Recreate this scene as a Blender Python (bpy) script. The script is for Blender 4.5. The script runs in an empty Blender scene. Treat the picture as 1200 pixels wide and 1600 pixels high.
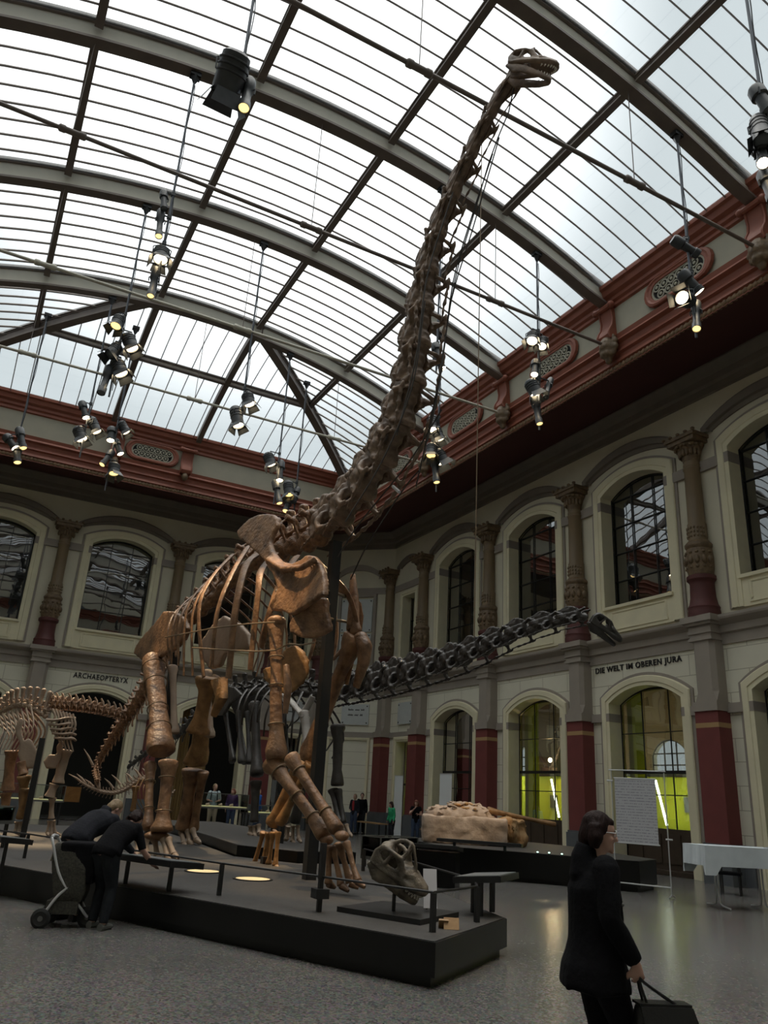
import bpy, bmesh, math, random
from mathutils import Vector as V, Matrix, Quaternion, noise as mnoise
random.seed(7)
PI = math.pi
D = bpy.data
COL = bpy.context.scene.collection
SC = bpy.context.scene

# ------------------------------------------------------------------ camera
FPX = 1212.6
_vy = V((-90 - 600, 1206 - 800, FPX)).normalized()
_vx = V((3080 - 600, 1393 - 800, FPX))
_vx = (_vx - _vy * _vx.dot(_vy)).normalized()
_vz = _vx.cross(_vy)
_vz = -_vz if _vz.y > 0 else _vz
EYE = V((0, 0, 1.65))
# rows of the camera frame in the room's axes (x along the end wall, y into depth, z up)
CR = V((_vx.x, _vy.x, _vz.x)); CD = V((_vx.y, _vy.y, _vz.y)); CF = V((_vx.z, _vy.z, _vz.z))

def ray(u, v):
    return (CR * (u - 600) + CD * (v - 800) + CF * FPX).normalized()
def onz(u, v, z):
    d = ray(u, v); return EYE + d * ((z - EYE.z) / d.z)
def onx(u, v, x):
    d = ray(u, v); return EYE + d * (x / d.x)
def ony(u, v, y):
    d = ray(u, v); return EYE + d * (y / d.y)

cam = D.objects.new('camera', D.cameras.new('camera'))
COL.objects.link(cam)
cam.matrix_world = Matrix(((CR.x, -CD.x, -CF.x, EYE.x), (CR.y, -CD.y, -CF.y, EYE.y), (CR.z, -CD.z, -CF.z, EYE.z), (0, 0, 0, 1)))
cam.data.sensor_fit = 'AUTO'; cam.data.sensor_width = 36
cam.data.lens = FPX / 1600 * 36
cam.data.clip_start = .1; cam.data.clip_end = 300
SC.camera = cam
SC.view_settings.view_transform = 'Standard'; SC.view_settings.look = 'None'
SC.view_settings.gamma = 1; SC.view_settings.use_curve_mapping = False
SC.view_settings.exposure = 0.25
SC.cycles.max_bounces = 8; SC.cycles.diffuse_bounces = 4; SC.cycles.glossy_bounces = 3
SC.cycles.transparent_max_bounces = 10; SC.cycles.transmission_bounces = 4
SC.cycles.sample_clamp_indirect = 6.0
SC.cycles.caustics_reflective = False; SC.cycles.caustics_refractive = False
SC.cycles.use_denoising = True
try: SC.cycles.denoiser = 'OPENIMAGEDENOISE'
except Exception: pass

# ------------------------------------------------------------------ world: overcast sky, brightest round a veiled sun
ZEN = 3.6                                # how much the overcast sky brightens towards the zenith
W = D.worlds.new('overcast_sky'); SC.world = W; W.use_nodes = True
nt = W.node_tree; nt.nodes.clear()
def N(nt, t, **k):
    n = nt.nodes.new(t)
    for a, b in k.items(): setattr(n, a, b)
    return n
tc = N(nt, 'ShaderNodeTexCoord'); dot = N(nt, 'ShaderNodeVectorMath', operation='DOT_PRODUCT')
sd = ray(440, 120)
dot.inputs[1].default_value = sd
nt.links.new(tc.outputs['Generated'], dot.inputs[0])
mr = N(nt, 'ShaderNodeMapRange', interpolation_type='SMOOTHSTEP')
mr.inputs[1].default_value = math.cos(math.radians(25)); mr.inputs[2].default_value = math.cos(math.radians(4))
mr.inputs[3].default_value = 0; mr.inputs[4].default_value = 1
nt.links.new(dot.outputs['Value'], mr.inputs[0])
mx = N(nt, 'ShaderNodeMix', data_type='RGBA')
mx.inputs[6].default_value = (.46, .52, .545, 1); mx.inputs[7].default_value = (1.9, 1.93, 1.95, 1)
nt.links.new(mr.outputs[0], mx.inputs[0])
sz = N(nt, 'ShaderNodeSeparateXYZ'); nt.links.new(tc.outputs['Generated'], sz.inputs[0])
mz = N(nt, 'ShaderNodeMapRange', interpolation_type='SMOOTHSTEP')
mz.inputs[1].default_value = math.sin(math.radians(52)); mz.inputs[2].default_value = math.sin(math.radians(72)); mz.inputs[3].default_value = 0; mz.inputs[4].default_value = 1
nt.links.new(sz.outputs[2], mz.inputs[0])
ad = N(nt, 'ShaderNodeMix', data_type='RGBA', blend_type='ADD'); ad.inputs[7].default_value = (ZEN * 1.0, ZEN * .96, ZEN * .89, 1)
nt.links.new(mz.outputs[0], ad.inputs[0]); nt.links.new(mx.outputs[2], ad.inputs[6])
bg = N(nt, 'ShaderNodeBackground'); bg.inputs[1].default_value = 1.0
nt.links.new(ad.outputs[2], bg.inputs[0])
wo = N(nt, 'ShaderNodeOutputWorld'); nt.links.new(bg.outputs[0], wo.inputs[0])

# ------------------------------------------------------------------ materials
MATS = {}
def mat(name, col, rough=.6, col2=None, scale=4., amt=.5, bump=0., bscale=None, metal=0., spec=.4, detail=4., stretch=None, joints=None, emit=None, speck=None):
    m = D.materials.new(name); m.use_nodes = True; nt = m.node_tree
    b = nt.nodes['Principled BSDF']
    b.inputs['Roughness'].default_value = rough; b.inputs['Metallic'].default_value = metal
    b.inputs['Specular IOR Level'].default_value = spec
    b.inputs['Base Color'].default_value = (*col, 1)
    L = nt.links.new
    tc = N(nt, 'ShaderNodeTexCoord'); src = tc.outputs['Object']
    if stretch:
        mp = N(nt, 'ShaderNodeMapping'); mp.inputs['Scale'].default_value = stretch; L(src, mp.inputs[0]); src = mp.outputs[0]
    out = None
    if col2 is not None:
        nz = N(nt, 'ShaderNodeTexNoise'); nz.inputs['Scale'].default_value = scale; nz.inputs['Detail'].default_value = detail
        L(src, nz.inputs['Vector'])
        r = N(nt, 'ShaderNodeMapRange'); r.inputs[1].default_value = .5 - .5 * amt; r.inputs[2].default_value = .5 + .5 * amt
        L(nz.outputs['Fac'], r.inputs[0])
        x = N(nt, 'ShaderNodeMix', data_type='RGBA'); x.inputs[6].default_value = (*col, 1); x.inputs[7].default_value = (*col2, 1)
        L(r.outputs[0], x.inputs[0]); out = x.outputs[2]
    if speck:
        vo = N(nt, 'ShaderNodeTexVoronoi'); vo.inputs['Scale'].default_value = speck[0]; L(src, vo.inputs['Vector'])
        x = N(nt, 'ShaderNodeMix', data_type='RGBA', blend_type='MULTIPLY'); x.inputs[0].default_value = speck[1]
        L(out, x.inputs[6]); L(vo.outputs['Color'], x.inputs[7])
        h = N(nt, 'ShaderNodeHueSaturation'); h.inputs['Saturation'].default_value = .35; h.inputs['Value'].default_value = 1.5
        L(x.outputs[2], h.inputs['Color']); out = h.outputs[0]
    if joints:
        sx = N(nt, 'ShaderNodeSeparateXYZ'); L(tc.outputs['Object'], sx.inputs[0])
        ad = N(nt, 'ShaderNodeMath', operation='ADD'); L(sx.outputs[0], ad.inputs[0]); L(sx.outputs[1], ad.inputs[1])
        cb = N(nt, 'ShaderNodeCombineXYZ'); L(ad.outputs[0], cb.inputs[0]); L(sx.outputs[2], cb.inputs[1])
        br = N(nt, 'ShaderNodeTexBrick'); L(cb.outputs[0], br.inputs['Vector'])
        br.inputs['Scale'].default_value = 1; br.inputs['Brick Width'].default_value = joints[0]; br.inputs['Row Height'].default_value = joints[1]
        br.inputs['Mortar Size'].default_value = joints[2]; br.inputs['Mortar Smooth'].default_value = .1
        x = N(nt, 'ShaderNodeMix', data_type='RGBA', blend_type='MULTIPLY'); L(br.outputs['Fac'], x.inputs[0])
        L(out, x.inputs[6]); x.inputs[7].default_value = (.62, .6, .56, 1); out = x.outputs[2]
    if out is not None: L(out, b.inputs['Base Color'])
    if bump:
        nz = N(nt, 'ShaderNodeTexNoise'); nz.inputs['Scale'].default_value = bscale or scale * 4; nz.inputs['Detail'].default_value = 5
        L(src, nz.inputs['Vector'])
        bp = N(nt, 'ShaderNodeBump'); bp.inputs['Strength'].default_value = bump; bp.inputs['Distance'].default_value = .02
        L(nz.outputs['Fac'], bp.inputs['Height']); L(bp.outputs[0], b.inputs['Normal'])
    if emit:
        b.inputs['Emission Color'].default_value = (*emit[0], 1); b.inputs['Emission Strength'].default_value = emit[1]
    MATS[name] = m
    return m

mat('wall_paint', (.78, .76, .63), .8, (.72, .69, .57), 1.5, .6, .08, 30, joints=(1.36, .62, .012))
mat('upper_paint', (.72, .68, .54), .8, (.65, .61, .48), 1.2, .6, .06, 30)
mat('cream', (.84, .78, .56), .7, (.74, .69, .50), 2, .5)
mat('taupe', (.36, .315, .27), .7, (.31, .275, .24), 2, .5)
mat('taupe_dark', (.20, .17, .14), .7, (.165, .14, .12), 2, .5)
mat('oxblood', (.20, .054, .05), .65, (.165, .045, .043), 2, .5)
mat('column_red', (.115, .036, .034), .6, (.09, .03, .029), 3, .5)
mat('gallery_tan', (.34, .26, .15), .8)
mat('gold_line', (.42, .27, .13), .6)
mat('plinth', (.13, .14, .15), .55, (.10, .11, .12), 3, .5)
mat('cornice_red', (.33, .108, .066), .5, (.25, .082, .052), 2, .6)
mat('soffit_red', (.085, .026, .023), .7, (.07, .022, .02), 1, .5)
mat('frieze', (.50, .47, .37), .8, (.43, .41, .33), 1.5, .5)
mat('rope_gold', (.34, .22, .12), .6, (.16, .10, .06), 9, .5, .8, 14)
mat('ornate', (.24, .165, .095), .5, (.11, .075, .045), 7, .5, .6, 18)
mat('shaft', (.27, .195, .115), .5, (.19, .14, .085), 3, .5, .15, 25, stretch=(1, 1, .2))
mat('grille', (.40, .38, .30), .7)
mat('dark_void', (.012, .012, .012), .9)
mat('floor', (.17, .15, .12), .22, (.13, .115, .092), .7, .6, spec=.5, speck=(52, 1.0))
mat('steel_brown', (.20, .165, .14), .5, (.155, .125, .11), 3, .5)
mat('rib_web', (.60, .57, .48), .6, (.54, .52, .44), 2, .4)
mat('black_platform', (.006, .006, .006), .3, (.009, .009, .009), 2, .5, spec=.3)
mat('platform_top', (.034, .029, .023), .6, (.05, .043, .035), 6, .6, .15, 60, speck=(70, .4))
mat('black_metal', (.014, .014, .015), .4, spec=.5)
mat('lamp_body', (.03, .033, .037), .45, (.06, .065, .07), 8, .6, spec=.5)
mat('pole_metal', (.14, .15, .17), .45, metal=.5)
mat('glow', (1, .9, .7), .5, emit=((1, .80, .50), 14))
mat('glow_dim', (.9, .75, .4), .5, emit=((1, .68, .25), 1.6))
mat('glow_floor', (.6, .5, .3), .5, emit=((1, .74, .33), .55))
mat('cold_tube', (1, 1, 1), .5, emit=((.93, 1, .85), 9))
mat('bone_brown', (.40, .225, .12), .42, (.10, .055, .034), 4.5, .45, 1.0, 14, detail=9)
mat('bone_neck', (.34, .235, .165), .5, (.075, .05, .036), 4, .5, .9, 9, detail=8)
mat('bone_light', (.42, .32, .235), .6, (.27, .20, .15), 3, .6, .5, 10, detail=6)
mat('bone_gold_lit', (.38, .21, .085), .45, (.13, .07, .03), 5, .5, .8, 14, detail=8)  # golden lamplight on brown bone, put into the colour
mat('bone_dark', (.075, .069, .064), .4, (.022, .02, .019), 4, .6, .55, 11, detail=7)
mat('bone_grey', (.35, .33, .30), .6, (.22, .20, .185), 4, .6, .4, 10)
mat('bone_skull', (.25, .215, .165), .45, (.045, .037, .03), 7, .45, .9, 18, detail=8)
mat('tooth', (.78, .74, .66), .35)
mat('wire', (.06, .055, .05), .5, metal=.3)
mat('bronze_wire', (.22, .16, .10), .5, metal=.4)
mat('skin', (.52, .32, .25), .55, (.47, .28, .22), 8, .5)
mat('hair_dark', (.026, .013, .011), .6, (.012, .006, .006), 30, .5, .6, 60, spec=.15, stretch=(1, 1, .25))
mat('hair_fair', (.30, .21, .12), .6, (.20, .14, .08), 30, .5, .5, 60, stretch=(1, 1, .25))
mat('hair_red', (.16, .05, .03), .6)
mat('cloth_black', (.005, .005, .006), .9, (.008, .008, .01), 12, .5, .3, 40, spec=.12)
mat('cloth_charcoal', (.022, .023, .03), .9, (.015, .016, .02), 10, .5, .3, 40, spec=.15)
mat('denim_grey', (.025, .028, .032), .9, (.018, .02, .024), 14, .5, .3, 60, spec=.15)
mat('denim', (.05, .075, .13), .9, (.035, .05, .09), 14, .5)
mat('shirt_pale', (.42, .50, .52), .85, (.30, .38, .42), 30, .4, stretch=(1, 1, .1))
mat('shirt_purple', (.06, .03, .11), .85)
mat('shirt_blue', (.025, .13, .48), .8)
mat('shirt_red', (.30, .03, .035), .85)
mat('shirt_green', (.02, .30, .13), .8)
mat('leather_black', (.012, .012, .012), .35, bump=.2, bscale=60)
mat('khaki', (.33, .29, .21), .85)
mat('tablecloth', (.66, .72, .76), .8, (.58, .64, .68), 5, .5)
mat('paper', (.52, .53, .56), .8, (.47, .48, .52), 3, .5)
mat('ink', (.36, .36, .42), .8)
mat('letter', (.022, .02, .02), .5)
mat('chrome', (.62, .63, .64), .3, metal=.35)
mat('plaque', (.60, .63, .62), .5, (.55, .58, .58), 4, .4)
mat('banner_white', (.78, .82, .84), .7)
mat('wood', (.42, .27, .13), .5, (.32, .19, .09), 6, .6, stretch=(1, 6, 6))
mat('door_wood', (.07, .05, .035), .5, (.05, .035, .025), 3, .5)
mat('curtain', (.40, .27, .11), .8, (.22, .14, .06), 12, .4, stretch=(3, 3, .1))
mat('yellow_wall', (.62, .66, .035), .7, (.56, .60, .03), 1, .5)
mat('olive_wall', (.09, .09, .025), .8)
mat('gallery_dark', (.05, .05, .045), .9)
mat('rock', (.50, .40, .32), .9, (.30, .23, .18), 4, .6, .9, 9)
mat('rock_orange', (.42, .20, .07), .9, (.36, .28, .16), 5, .6, .9, 9)
mat('desk_top', (.15, .165, .175), .3, (.20, .22, .23), 5, .5)
mat('stroller_cloth', (.03, .03, .026), .9, (.075, .07, .055), 45, .35)
mat('rubber', (.022, .022, .022), .7)
mat('case_frame', (.13, .13, .12), .4)
mat('case_bed', (.75, .72, .45), .6, emit=((1, .93, .45), .22))
mat('green_led', (.4, .9, .7), .4, emit=((.55, 1, .8), 4))
mat('screen_orange', (.2, .1, .03), .5, (.12, .05, .015), 5, .5, emit=((.9, .42, .08), .012))

m = mat('written_sheet', (.55, .56, .59), .8); nt = m.node_tree; L = nt.links.new
tc = N(nt, 'ShaderNodeTexCoord'); mp = N(nt, 'ShaderNodeMapping'); mp.inputs['Scale'].default_value = (34, 34, 17); L(tc.outputs['Object'], mp.inputs[0])
sx = N(nt, 'ShaderNodeSeparateXYZ'); L(mp.outputs[0], sx.inputs[0])
fr = N(nt, 'ShaderNodeMath', operation='FRACT'); L(sx.outputs[2], fr.inputs[0]); l1 = N(nt, 'ShaderNodeMath', operation='LESS_THAN'); l1.inputs[1].default_value = .34; L(fr.outputs[0], l1.inputs[0])
nz = N(nt, 'ShaderNodeTexNoise'); nz.inputs['Scale'].default_value = 1.1; L(mp.outputs[0], nz.inputs['Vector']); g1 = N(nt, 'ShaderNodeMath', operation='GREATER_THAN'); g1.inputs[1].default_value = .47; L(nz.outputs['Fac'], g1.inputs[0])
mu = N(nt, 'ShaderNodeMath', operation='MULTIPLY'); L(l1.outputs[0], mu.inputs[0]); L(g1.outputs[0], mu.inputs[1])
x = N(nt, 'ShaderNodeMix', data_type='RGBA'); x.inputs[6].default_value = (.55, .56, .59, 1); x.inputs[7].default_value = (.33, .33, .38, 1); L(mu.outputs[0], x.inputs[0]); L(x.outputs[2], nt.nodes['Principled BSDF'].inputs['Base Color'])

def glass_mat(name, tint, gloss, rough, bump=0.):
    m = D.materials.new(name); m.use_nodes = True; nt = m.node_tree; nt.nodes.clear(); L = nt.links.new
    t = N(nt, 'ShaderNodeBsdfTransparent'); t.inputs[0].default_value = (*tint, 1)
    g = N(nt, 'ShaderNodeBsdfGlossy'); g.inputs['Roughness'].default_value = rough
    lw = N(nt, 'ShaderNodeFresnel'); lw.inputs['IOR'].default_value = 1.5
    mu = N(nt, 'ShaderNodeMath', operation='MULTIPLY'); mu.inputs[1].default_value = gloss; mu.use_clamp = True; L(lw.outputs[0], mu.inputs[0])
    x = N(nt, 'ShaderNodeMixShader'); L(mu.outputs[0], x.inputs[0]); L(t.outputs[0], x.inputs[1]); L(g.outputs[0], x.inputs[2])
    if bump:
        tc = N(nt, 'ShaderNodeTexCoord'); nz = N(nt, 'ShaderNodeTexNoise'); nz.inputs['Scale'].default_value = 1.1; nz.inputs['Detail'].default_value = 1
        L(tc.outputs['Object'], nz.inputs['Vector'])
        bp = N(nt, 'ShaderNodeBump'); bp.inputs['Strength'].default_value = bump; bp.inputs['Distance'].default_value = .1
        L(nz.outputs['Fac'], bp.inputs['Height']); L(bp.outputs[0], g.inputs['Normal'])
    o = N(nt, 'ShaderNodeOutputMaterial'); L(x.outputs[0], o.inputs[0]); MATS[name] = m
glass_mat('window_glass', (.55, .58, .55), 6.5, .012, .035)
glass_mat('clear_glass', (.93, .95, .94), 1.0, .02)

# roof glass: pale frosted panes, partly see-through to the bright sky, with fine cross joints
m = D.materials.new('roof_glass'); m.use_nodes = True; nt = m.node_tree; nt.nodes.clear(); L = nt.links.new
t = N(nt, 'ShaderNodeBsdfTransparent'); t.inputs[0].default_value = (.90, .92, .93, 1)
tr = N(nt, 'ShaderNodeBsdfTranslucent')
tc = N(nt, 'ShaderNodeTexCoord'); sx = N(nt, 'ShaderNodeSeparateXYZ'); L(tc.outputs['UV'], sx.inputs[0])
fr = N(nt, 'ShaderNodeMath', operation='FRACT'); L(sx.outputs[0], fr.inputs[0])
lt = N(nt, 'ShaderNodeMath', operation='LESS_THAN'); lt.inputs[1].default_value = .022; L(fr.outputs[0], lt.inputs[0])
x = N(nt, 'ShaderNodeMix', data_type='RGBA'); x.inputs[6].default_value = (.86, .88, .89, 1); x.inputs[7].default_value = (.5, .52, .53, 1)
L(lt.outputs[0], x.inputs[0]); L(x.outputs[2], tr.inputs[0])
y = N(nt, 'ShaderNodeMixShader'); y.inputs[0].default_value = .16; L(t.outputs[0], y.inputs[1]); L(tr.outputs[0], y.inputs[2])
o = N(nt, 'ShaderNodeOutputMaterial'); L(y.outputs[0], o.inputs[0]); MATS['roof_glass'] = m

# ------------------------------------------------------------------ object helpers
def origin(o):
    p = V((0, 0, 0))
    while o is not None:
        p = p + o.location; o = o.parent
    return p
def tag(o, label=None, cat=None, group=None, kind=None):
    if label: o['label'] = label
    if cat: o['category'] = cat
    if group: o['group'] = group
    if kind: o['kind'] = kind
    return o
def thing(name, label, cat, loc, group=None, kind=None):
    o = D.objects.new(name, None); COL.objects.link(o); o.location = loc; o.empty_display_size = .2
    return tag(o, label, cat, group, kind)

class MB:
    """collects geometry in room coordinates and links it as one mesh object"""
    def __init__(s): s.v = []; s.f = []; s.m = []; s.uv = None
    def add(s, vs, fs, mi=0):
        o = len(s.v); s.v += [tuple(p) for p in vs]; s.f += [tuple(i + o for i in f) for f in fs]; s.m += [mi] * len(fs); return s
    def quad(s, a, b, c, d, mi=0): return s.add([a, b, c, d], [(0, 1, 2, 3)], mi)
    def box(s, c, d, mi=0, rot=None, M=None):
        x, y, z = d[0] / 2, d[1] / 2, d[2] / 2
        vs = [V((i * x, j * y, k * z)) for k in (-1, 1) for j in (-1, 1) for i in (-1, 1)]
        if rot is not None:
            R = Matrix.Rotation(rot, 3, 'Z') if isinstance(rot, (int, float)) else rot
            vs = [R @ p for p in vs]
        vs = [p + V(c) for p in vs]
        return s.add(vs, [(0, 2, 3, 1), (4, 5, 7, 6), (0, 1, 5, 4), (2, 6, 7, 3), (0, 4, 6, 2), (1, 3, 7, 5)], mi)
    def bbox(s, a, b, mi=0):
        return s.box([(p + q) / 2 for p, q in zip(a, b)], [abs(q - p) for p, q in zip(a, b)], mi)
    def loft(s, rings, mi=0, cap=True, closed=False):
        n = len(rings[0]); o = [p for r in rings for p in r]; fs = []
        for i in range(len(rings) - (0 if closed else 1)):
            a = i * n; b = ((i + 1) % len(rings)) * n
            for k in range(n):
                l = (k + 1) % n; fs.append((a + k, a + l, b + l, b + k))
        if cap and not closed:
            fs.append(tuple(range(n - 1, -1, -1))); fs.append(tuple(len(o) - n + k for k in range(n)))
        return s.add(o, fs, mi)
    def tube(s, path, rad, n=8, mi=0, flat=1., up=None, cap=True, closed=False, amp=0., seed=0.):
        """swept tube: rad one number or one per point; flat squeezes it across 'up'"""
        P = [V(p) for p in path]; k = len(P)
        R = rad if hasattr(rad, '__len__') else [rad] * k
        rings = []; ref = V(up) if up is not None else None
        for i in range(k):
            if closed: t = P[(i + 1) % k] - P[i - 1]
            else: t = P[min(i + 1, k - 1)] - P[max(i - 1, 0)]
            if t.length < 1e-9: t = V((0, 0, 1))
            t.normalize()
            if ref is None: ref = V((0, 0, 1)) if abs(t.z) < .9 else V((1, 0, 0))
            a = ref - t * ref.dot(t)
            if a.length < 1e-4: a = t.orthogonal()
            a.normalize(); b = t.cross(a)
            if up is None: ref = a
            r = R[i]; ra, rb = (r if isinstance(r, tuple) else (r, r * flat))
            ring = []
            for j in range(n):
                an = 2 * PI * j / n; p = P[i] + a * (math.cos(an) * ra) + b * (math.sin(an) * rb)
                if amp:
                    w = mnoise.noise(p * 6 + V((seed, 0, 0))); p = p + (a * math.cos(an) + b * math.sin(an)) * (w * amp * ra)
                ring.append(p)
            rings.append(ring)
        return s.loft(rings, mi, cap, closed)
    def seg(s, a, b, r, n=8, mi=0): return s.tube([a, b], r, n, mi)
    def lathe(s, c, prof, n=24, mi=0, axis=None, a0=0., a1=2 * PI):
        """prof: (r, h[, mi]) up the axis from c"""
        c = V(c); ax = V(axis or (0, 0, 1)).normalized(); e = ax.orthogonal().normalized() if axis else V((1, 0, 0)); g = ax.cross(e)
        full = abs(a1 - a0 - 2 * PI) < 1e-6; k = n if full else n + 1
        vs = []
        for p in prof:
            for j in range(k):
                an = a0 + (a1 - a0) * j / n
                vs.append(c + ax * p[1] + (e * math.cos(an) + g * math.sin(an)) * max(p[0], 1e-4))
        for i in range(len(prof) - 1):
            fs = []
            for j in range(n):
                l = (j + 1) % k; fs.append((i * k + j, i * k + l, (i + 1) * k + l, (i + 1) * k + j))
            mm = prof[i][2] if len(prof[i]) > 2 else mi
            o = len(s.v)
            if i == 0: base = o; s.v += [tuple(q) for q in vs]
            s.f += [tuple(q + base for q in f) for f in fs]; s.m += [mm] * len(fs)
        return s
    def ell(s, c, r, rot=None, n=12, mi=0):
        c = V(c); r = r if hasattr(r, '__len__') else (r, r, r); h = max(6, n // 2 + 2); vs = []; fs = []
        for i in range(h + 1):
            th = PI * i / h
            for j in range(n):
                ph = 2 * PI * j / n
                p = V((r[0] * math.sin(th) * math.cos(ph), r[1] * math.sin(th) * math.sin(ph), r[2] * math.cos(th)))
                if i in (0, h): p = V((1e-4 * math.cos(ph), 1e-4 * math.sin(ph), p.z))
                if rot is not None: p = rot @ p
                vs.append(c + p)
        for i in range(h):
            for j in range(n):
                l = (j + 1) % n; fs.append((i * n + j, (i + 1) * n + j, (i + 1) * n + l, i * n + l))
        return s.add(vs, fs, mi)
    def prism(s, poly, off, mi=0, mside=None):
        """poly: 3-D outline, extruded by the vector off"""
        n = len(poly); a = [V(p) for p in poly]; b = [p + V(off) for p in a]
        s.add(a + b, [tuple(range(n - 1, -1, -1)), tuple(range(n, 2 * n))], mi)
        s.add(a + b, [(i, (i + 1) % n, n + (i + 1) % n, n + i) for i in range(n)], mi if mside is None else mside)
        return s
    def build(s, name, mats, parent=None, smooth=None, voxel=None, relax=0, centre=True, keep=None):
        me = D.meshes.new(name)
        vs = [V(p) for p in s.v]
        mats = mats if isinstance(mats, (list, tuple)) else [mats]
        if voxel:
            me.from_pydata(vs, [], s.f); me.update()
            me = remesh(me, voxel, relax)
            vs = [v.co.copy() for v in me.vertices]
        if parent is not None: o0 = origin(parent)
        elif keep is not None: o0 = V(keep)
        else:
            lo = [min(p[i] for p in vs) for i in range(3)]; hi = [max(p[i] for p in vs) for i in range(3)]
            o0 = V(((lo[0] + hi[0]) / 2, (lo[1] + hi[1]) / 2, lo[2]))
        if voxel:
            for v in me.vertices: v.co = v.co - o0
        else:
            me.from_pydata([p - o0 for p in vs], [], s.f)
            if s.uv is not None:
                uvl = me.uv_layers.new(name='UV')
                for lp in me.loops: uvl.data[lp.index].uv = s.uv[lp.vertex_index]
        for mm in mats: me.materials.append(MATS[mm])
        if not voxel and len(mats) > 1:
            me.polygons.foreach_set('material_index', s.m)
        if smooth is not None or voxel:
            me.polygons.foreach_set('use_smooth', [True] * len(me.polygons))
            if smooth and not voxel: me.set_sharp_from_angle(angle=math.radians(smooth))
        bm = bmesh.new(); bm.from_mesh(me); bmesh.ops.recalc_face_normals(bm, faces=bm.faces); bm.to_mesh(me); bm.free()
        me.update()
        ob = D.objects.new(name, me); COL.objects.link(ob)
        if parent is not None: ob.parent = parent
        else: ob.location = o0
        return ob

def remesh(me, voxel, relax=0):
    tmp = D.objects.new('tmp', me); COL.objects.link(tmp)
    md = tmp.modifiers.new('r', 'REMESH'); md.mode = 'VOXEL'; md.voxel_size = voxel
    if relax:
        sm = tmp.modifiers.new('s', 'SMOOTH'); sm.iterations = relax; sm.factor = .5
    dg = bpy.context.evaluated_depsgraph_get()
    out = D.meshes.new_from_object(tmp.evaluated_get(dg))
    D.objects.remove(tmp); return out

def inst(proto, name, parent, M):
    """a copy of a finished mesh as a part of parent, placed by the room matrix M"""
    ob = D.objects.new(name, proto); COL.objects.link(ob); ob.parent = parent
    ob.matrix_local = Matrix.Translation(-origin(parent)) @ M
    return ob
def lerp(a, b, t): return a + (b - a) * t
def spline(pts, n):
    """Catmull-Rom through pts, n samples evenly by length"""
    P = [V(p) for p in pts]; P = [P[0] * 2 - P[1]] + P + [P[-1] * 2 - P[-2]]; out = []
    for i in range(1, len(P) - 2):
        a, b, c, d = P[i - 1:i + 3]
        for k in range(16):
            t = k / 16; out.append(.5 * (2 * b + (c - a) * t + (2 * a - 5 * b + 4 * c - d) * t * t + (3 * b - a - 3 * c + d) * t ** 3))
    out.append(P[-2]); L = [0]
    for i in range(1, len(out)): L.append(L[-1] + (out[i] - out[i - 1]).length)
    res = []; j = 0
    for k in range(n):
        s = L[-1] * k / (n - 1)
        while j < len(L) - 2 and L[j + 1] < s: j += 1
        t = (s - L[j]) / max(L[j + 1] - L[j], 1e-9); res.append(out[j].lerp(out[j + 1], min(max(t, 0), 1)))
    return res
# ------------------------------------------------------------------ the hall: x -8.0 .. 19, y -7 .. 38
XR, YB, XL, YF = 19., 38., -8., -7.
EDG, ZG = 3.75, 17.35                # roof glass starts 3.75 m in from the walls
XG0, XG1, YG1, YG0 = XL + EDG, XR - EDG, YB - EDG, YF + EDG
XC = (XG0 + XG1) / 2

class Frame:
    def __init__(s, o, u, n): s.o, s.u, s.n = V(o), V(u), V(n)
    def P(s, u, d, z): return s.o + s.u * u + s.n * d + V((0, 0, z))
FR = Frame((XR, 0, 0), (0, 1, 0), (-1, 0, 0))
FB = Frame((0, YB, 0), (1, 0, 0), (0, -1, 0))
CH = 2.8                                # the corner is cut off by a slanting wall
FC = Frame((XR, YB - CH, 0), V((-1, 1, 0)).normalized(), V((-1, -1, 0)).normalized())
CHL = CH * math.sqrt(2)

def arc(hw, zs, zc, n=16):
    sag = zc - zs
    if sag < .01: return [(-hw, zs), (hw, zs)]
    R = (hw * hw + sag * sag) / (2 * sag); a = math.asin(min(1, hw / R))
    return [(R * math.sin(-a + 2 * a * i / n), zc - R + R * math.cos(-a + 2 * a * i / n)) for i in range(n + 1)]
def path(uc, hw, z0, zs, zc):
    return [(uc - hw, z0)] + [(uc + p[0], p[1]) for p in arc(hw, zs, zc)] + [(uc + hw, z0)]

def wall_storey(b, F, u0, u1, z0, z1, ops, mi, mrev, depth=.55):
    """wall face with arched openings (uc, hw, sill, spring, crown) and their reveals"""
    ops = sorted(ops); cur = u0
    for uc, hw, zb, zs, zc in ops:
        b.quad(F.P(cur, 0, z0), F.P(uc - hw, 0, z0), F.P(uc - hw, 0, z1), F.P(cur, 0, z1), mi)
        a = [(uc + p[0], p[1]) for p in arc(hw, zs, zc)]
        for p, q in zip(a, a[1:]): b.quad(F.P(p[0], 0, p[1]), F.P(q[0], 0, q[1]), F.P(q[0], 0, z1), F.P(p[0], 0, z1), mi)
        if zb > z0 + .01: b.quad(F.P(uc - hw, 0, z0), F.P(uc + hw, 0, z0), F.P(uc + hw, 0, zb), F.P(uc - hw, 0, zb), mi)
        pt = path(uc, hw, zb, zs, zc)
        for p, q in zip(pt, pt[1:] + pt[:1]): b.quad(F.P(p[0], 0, p[1]), F.P(q[0], 0, q[1]), F.P(q[0], -depth, q[1]), F.P(p[0], -depth, p[1]), mrev)
        cur = uc + hw
    b.quad(F.P(cur, 0, z0), F.P(u1, 0, z0), F.P(u1, 0, z1), F.P(cur, 0, z1), mi)
    return b
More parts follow.
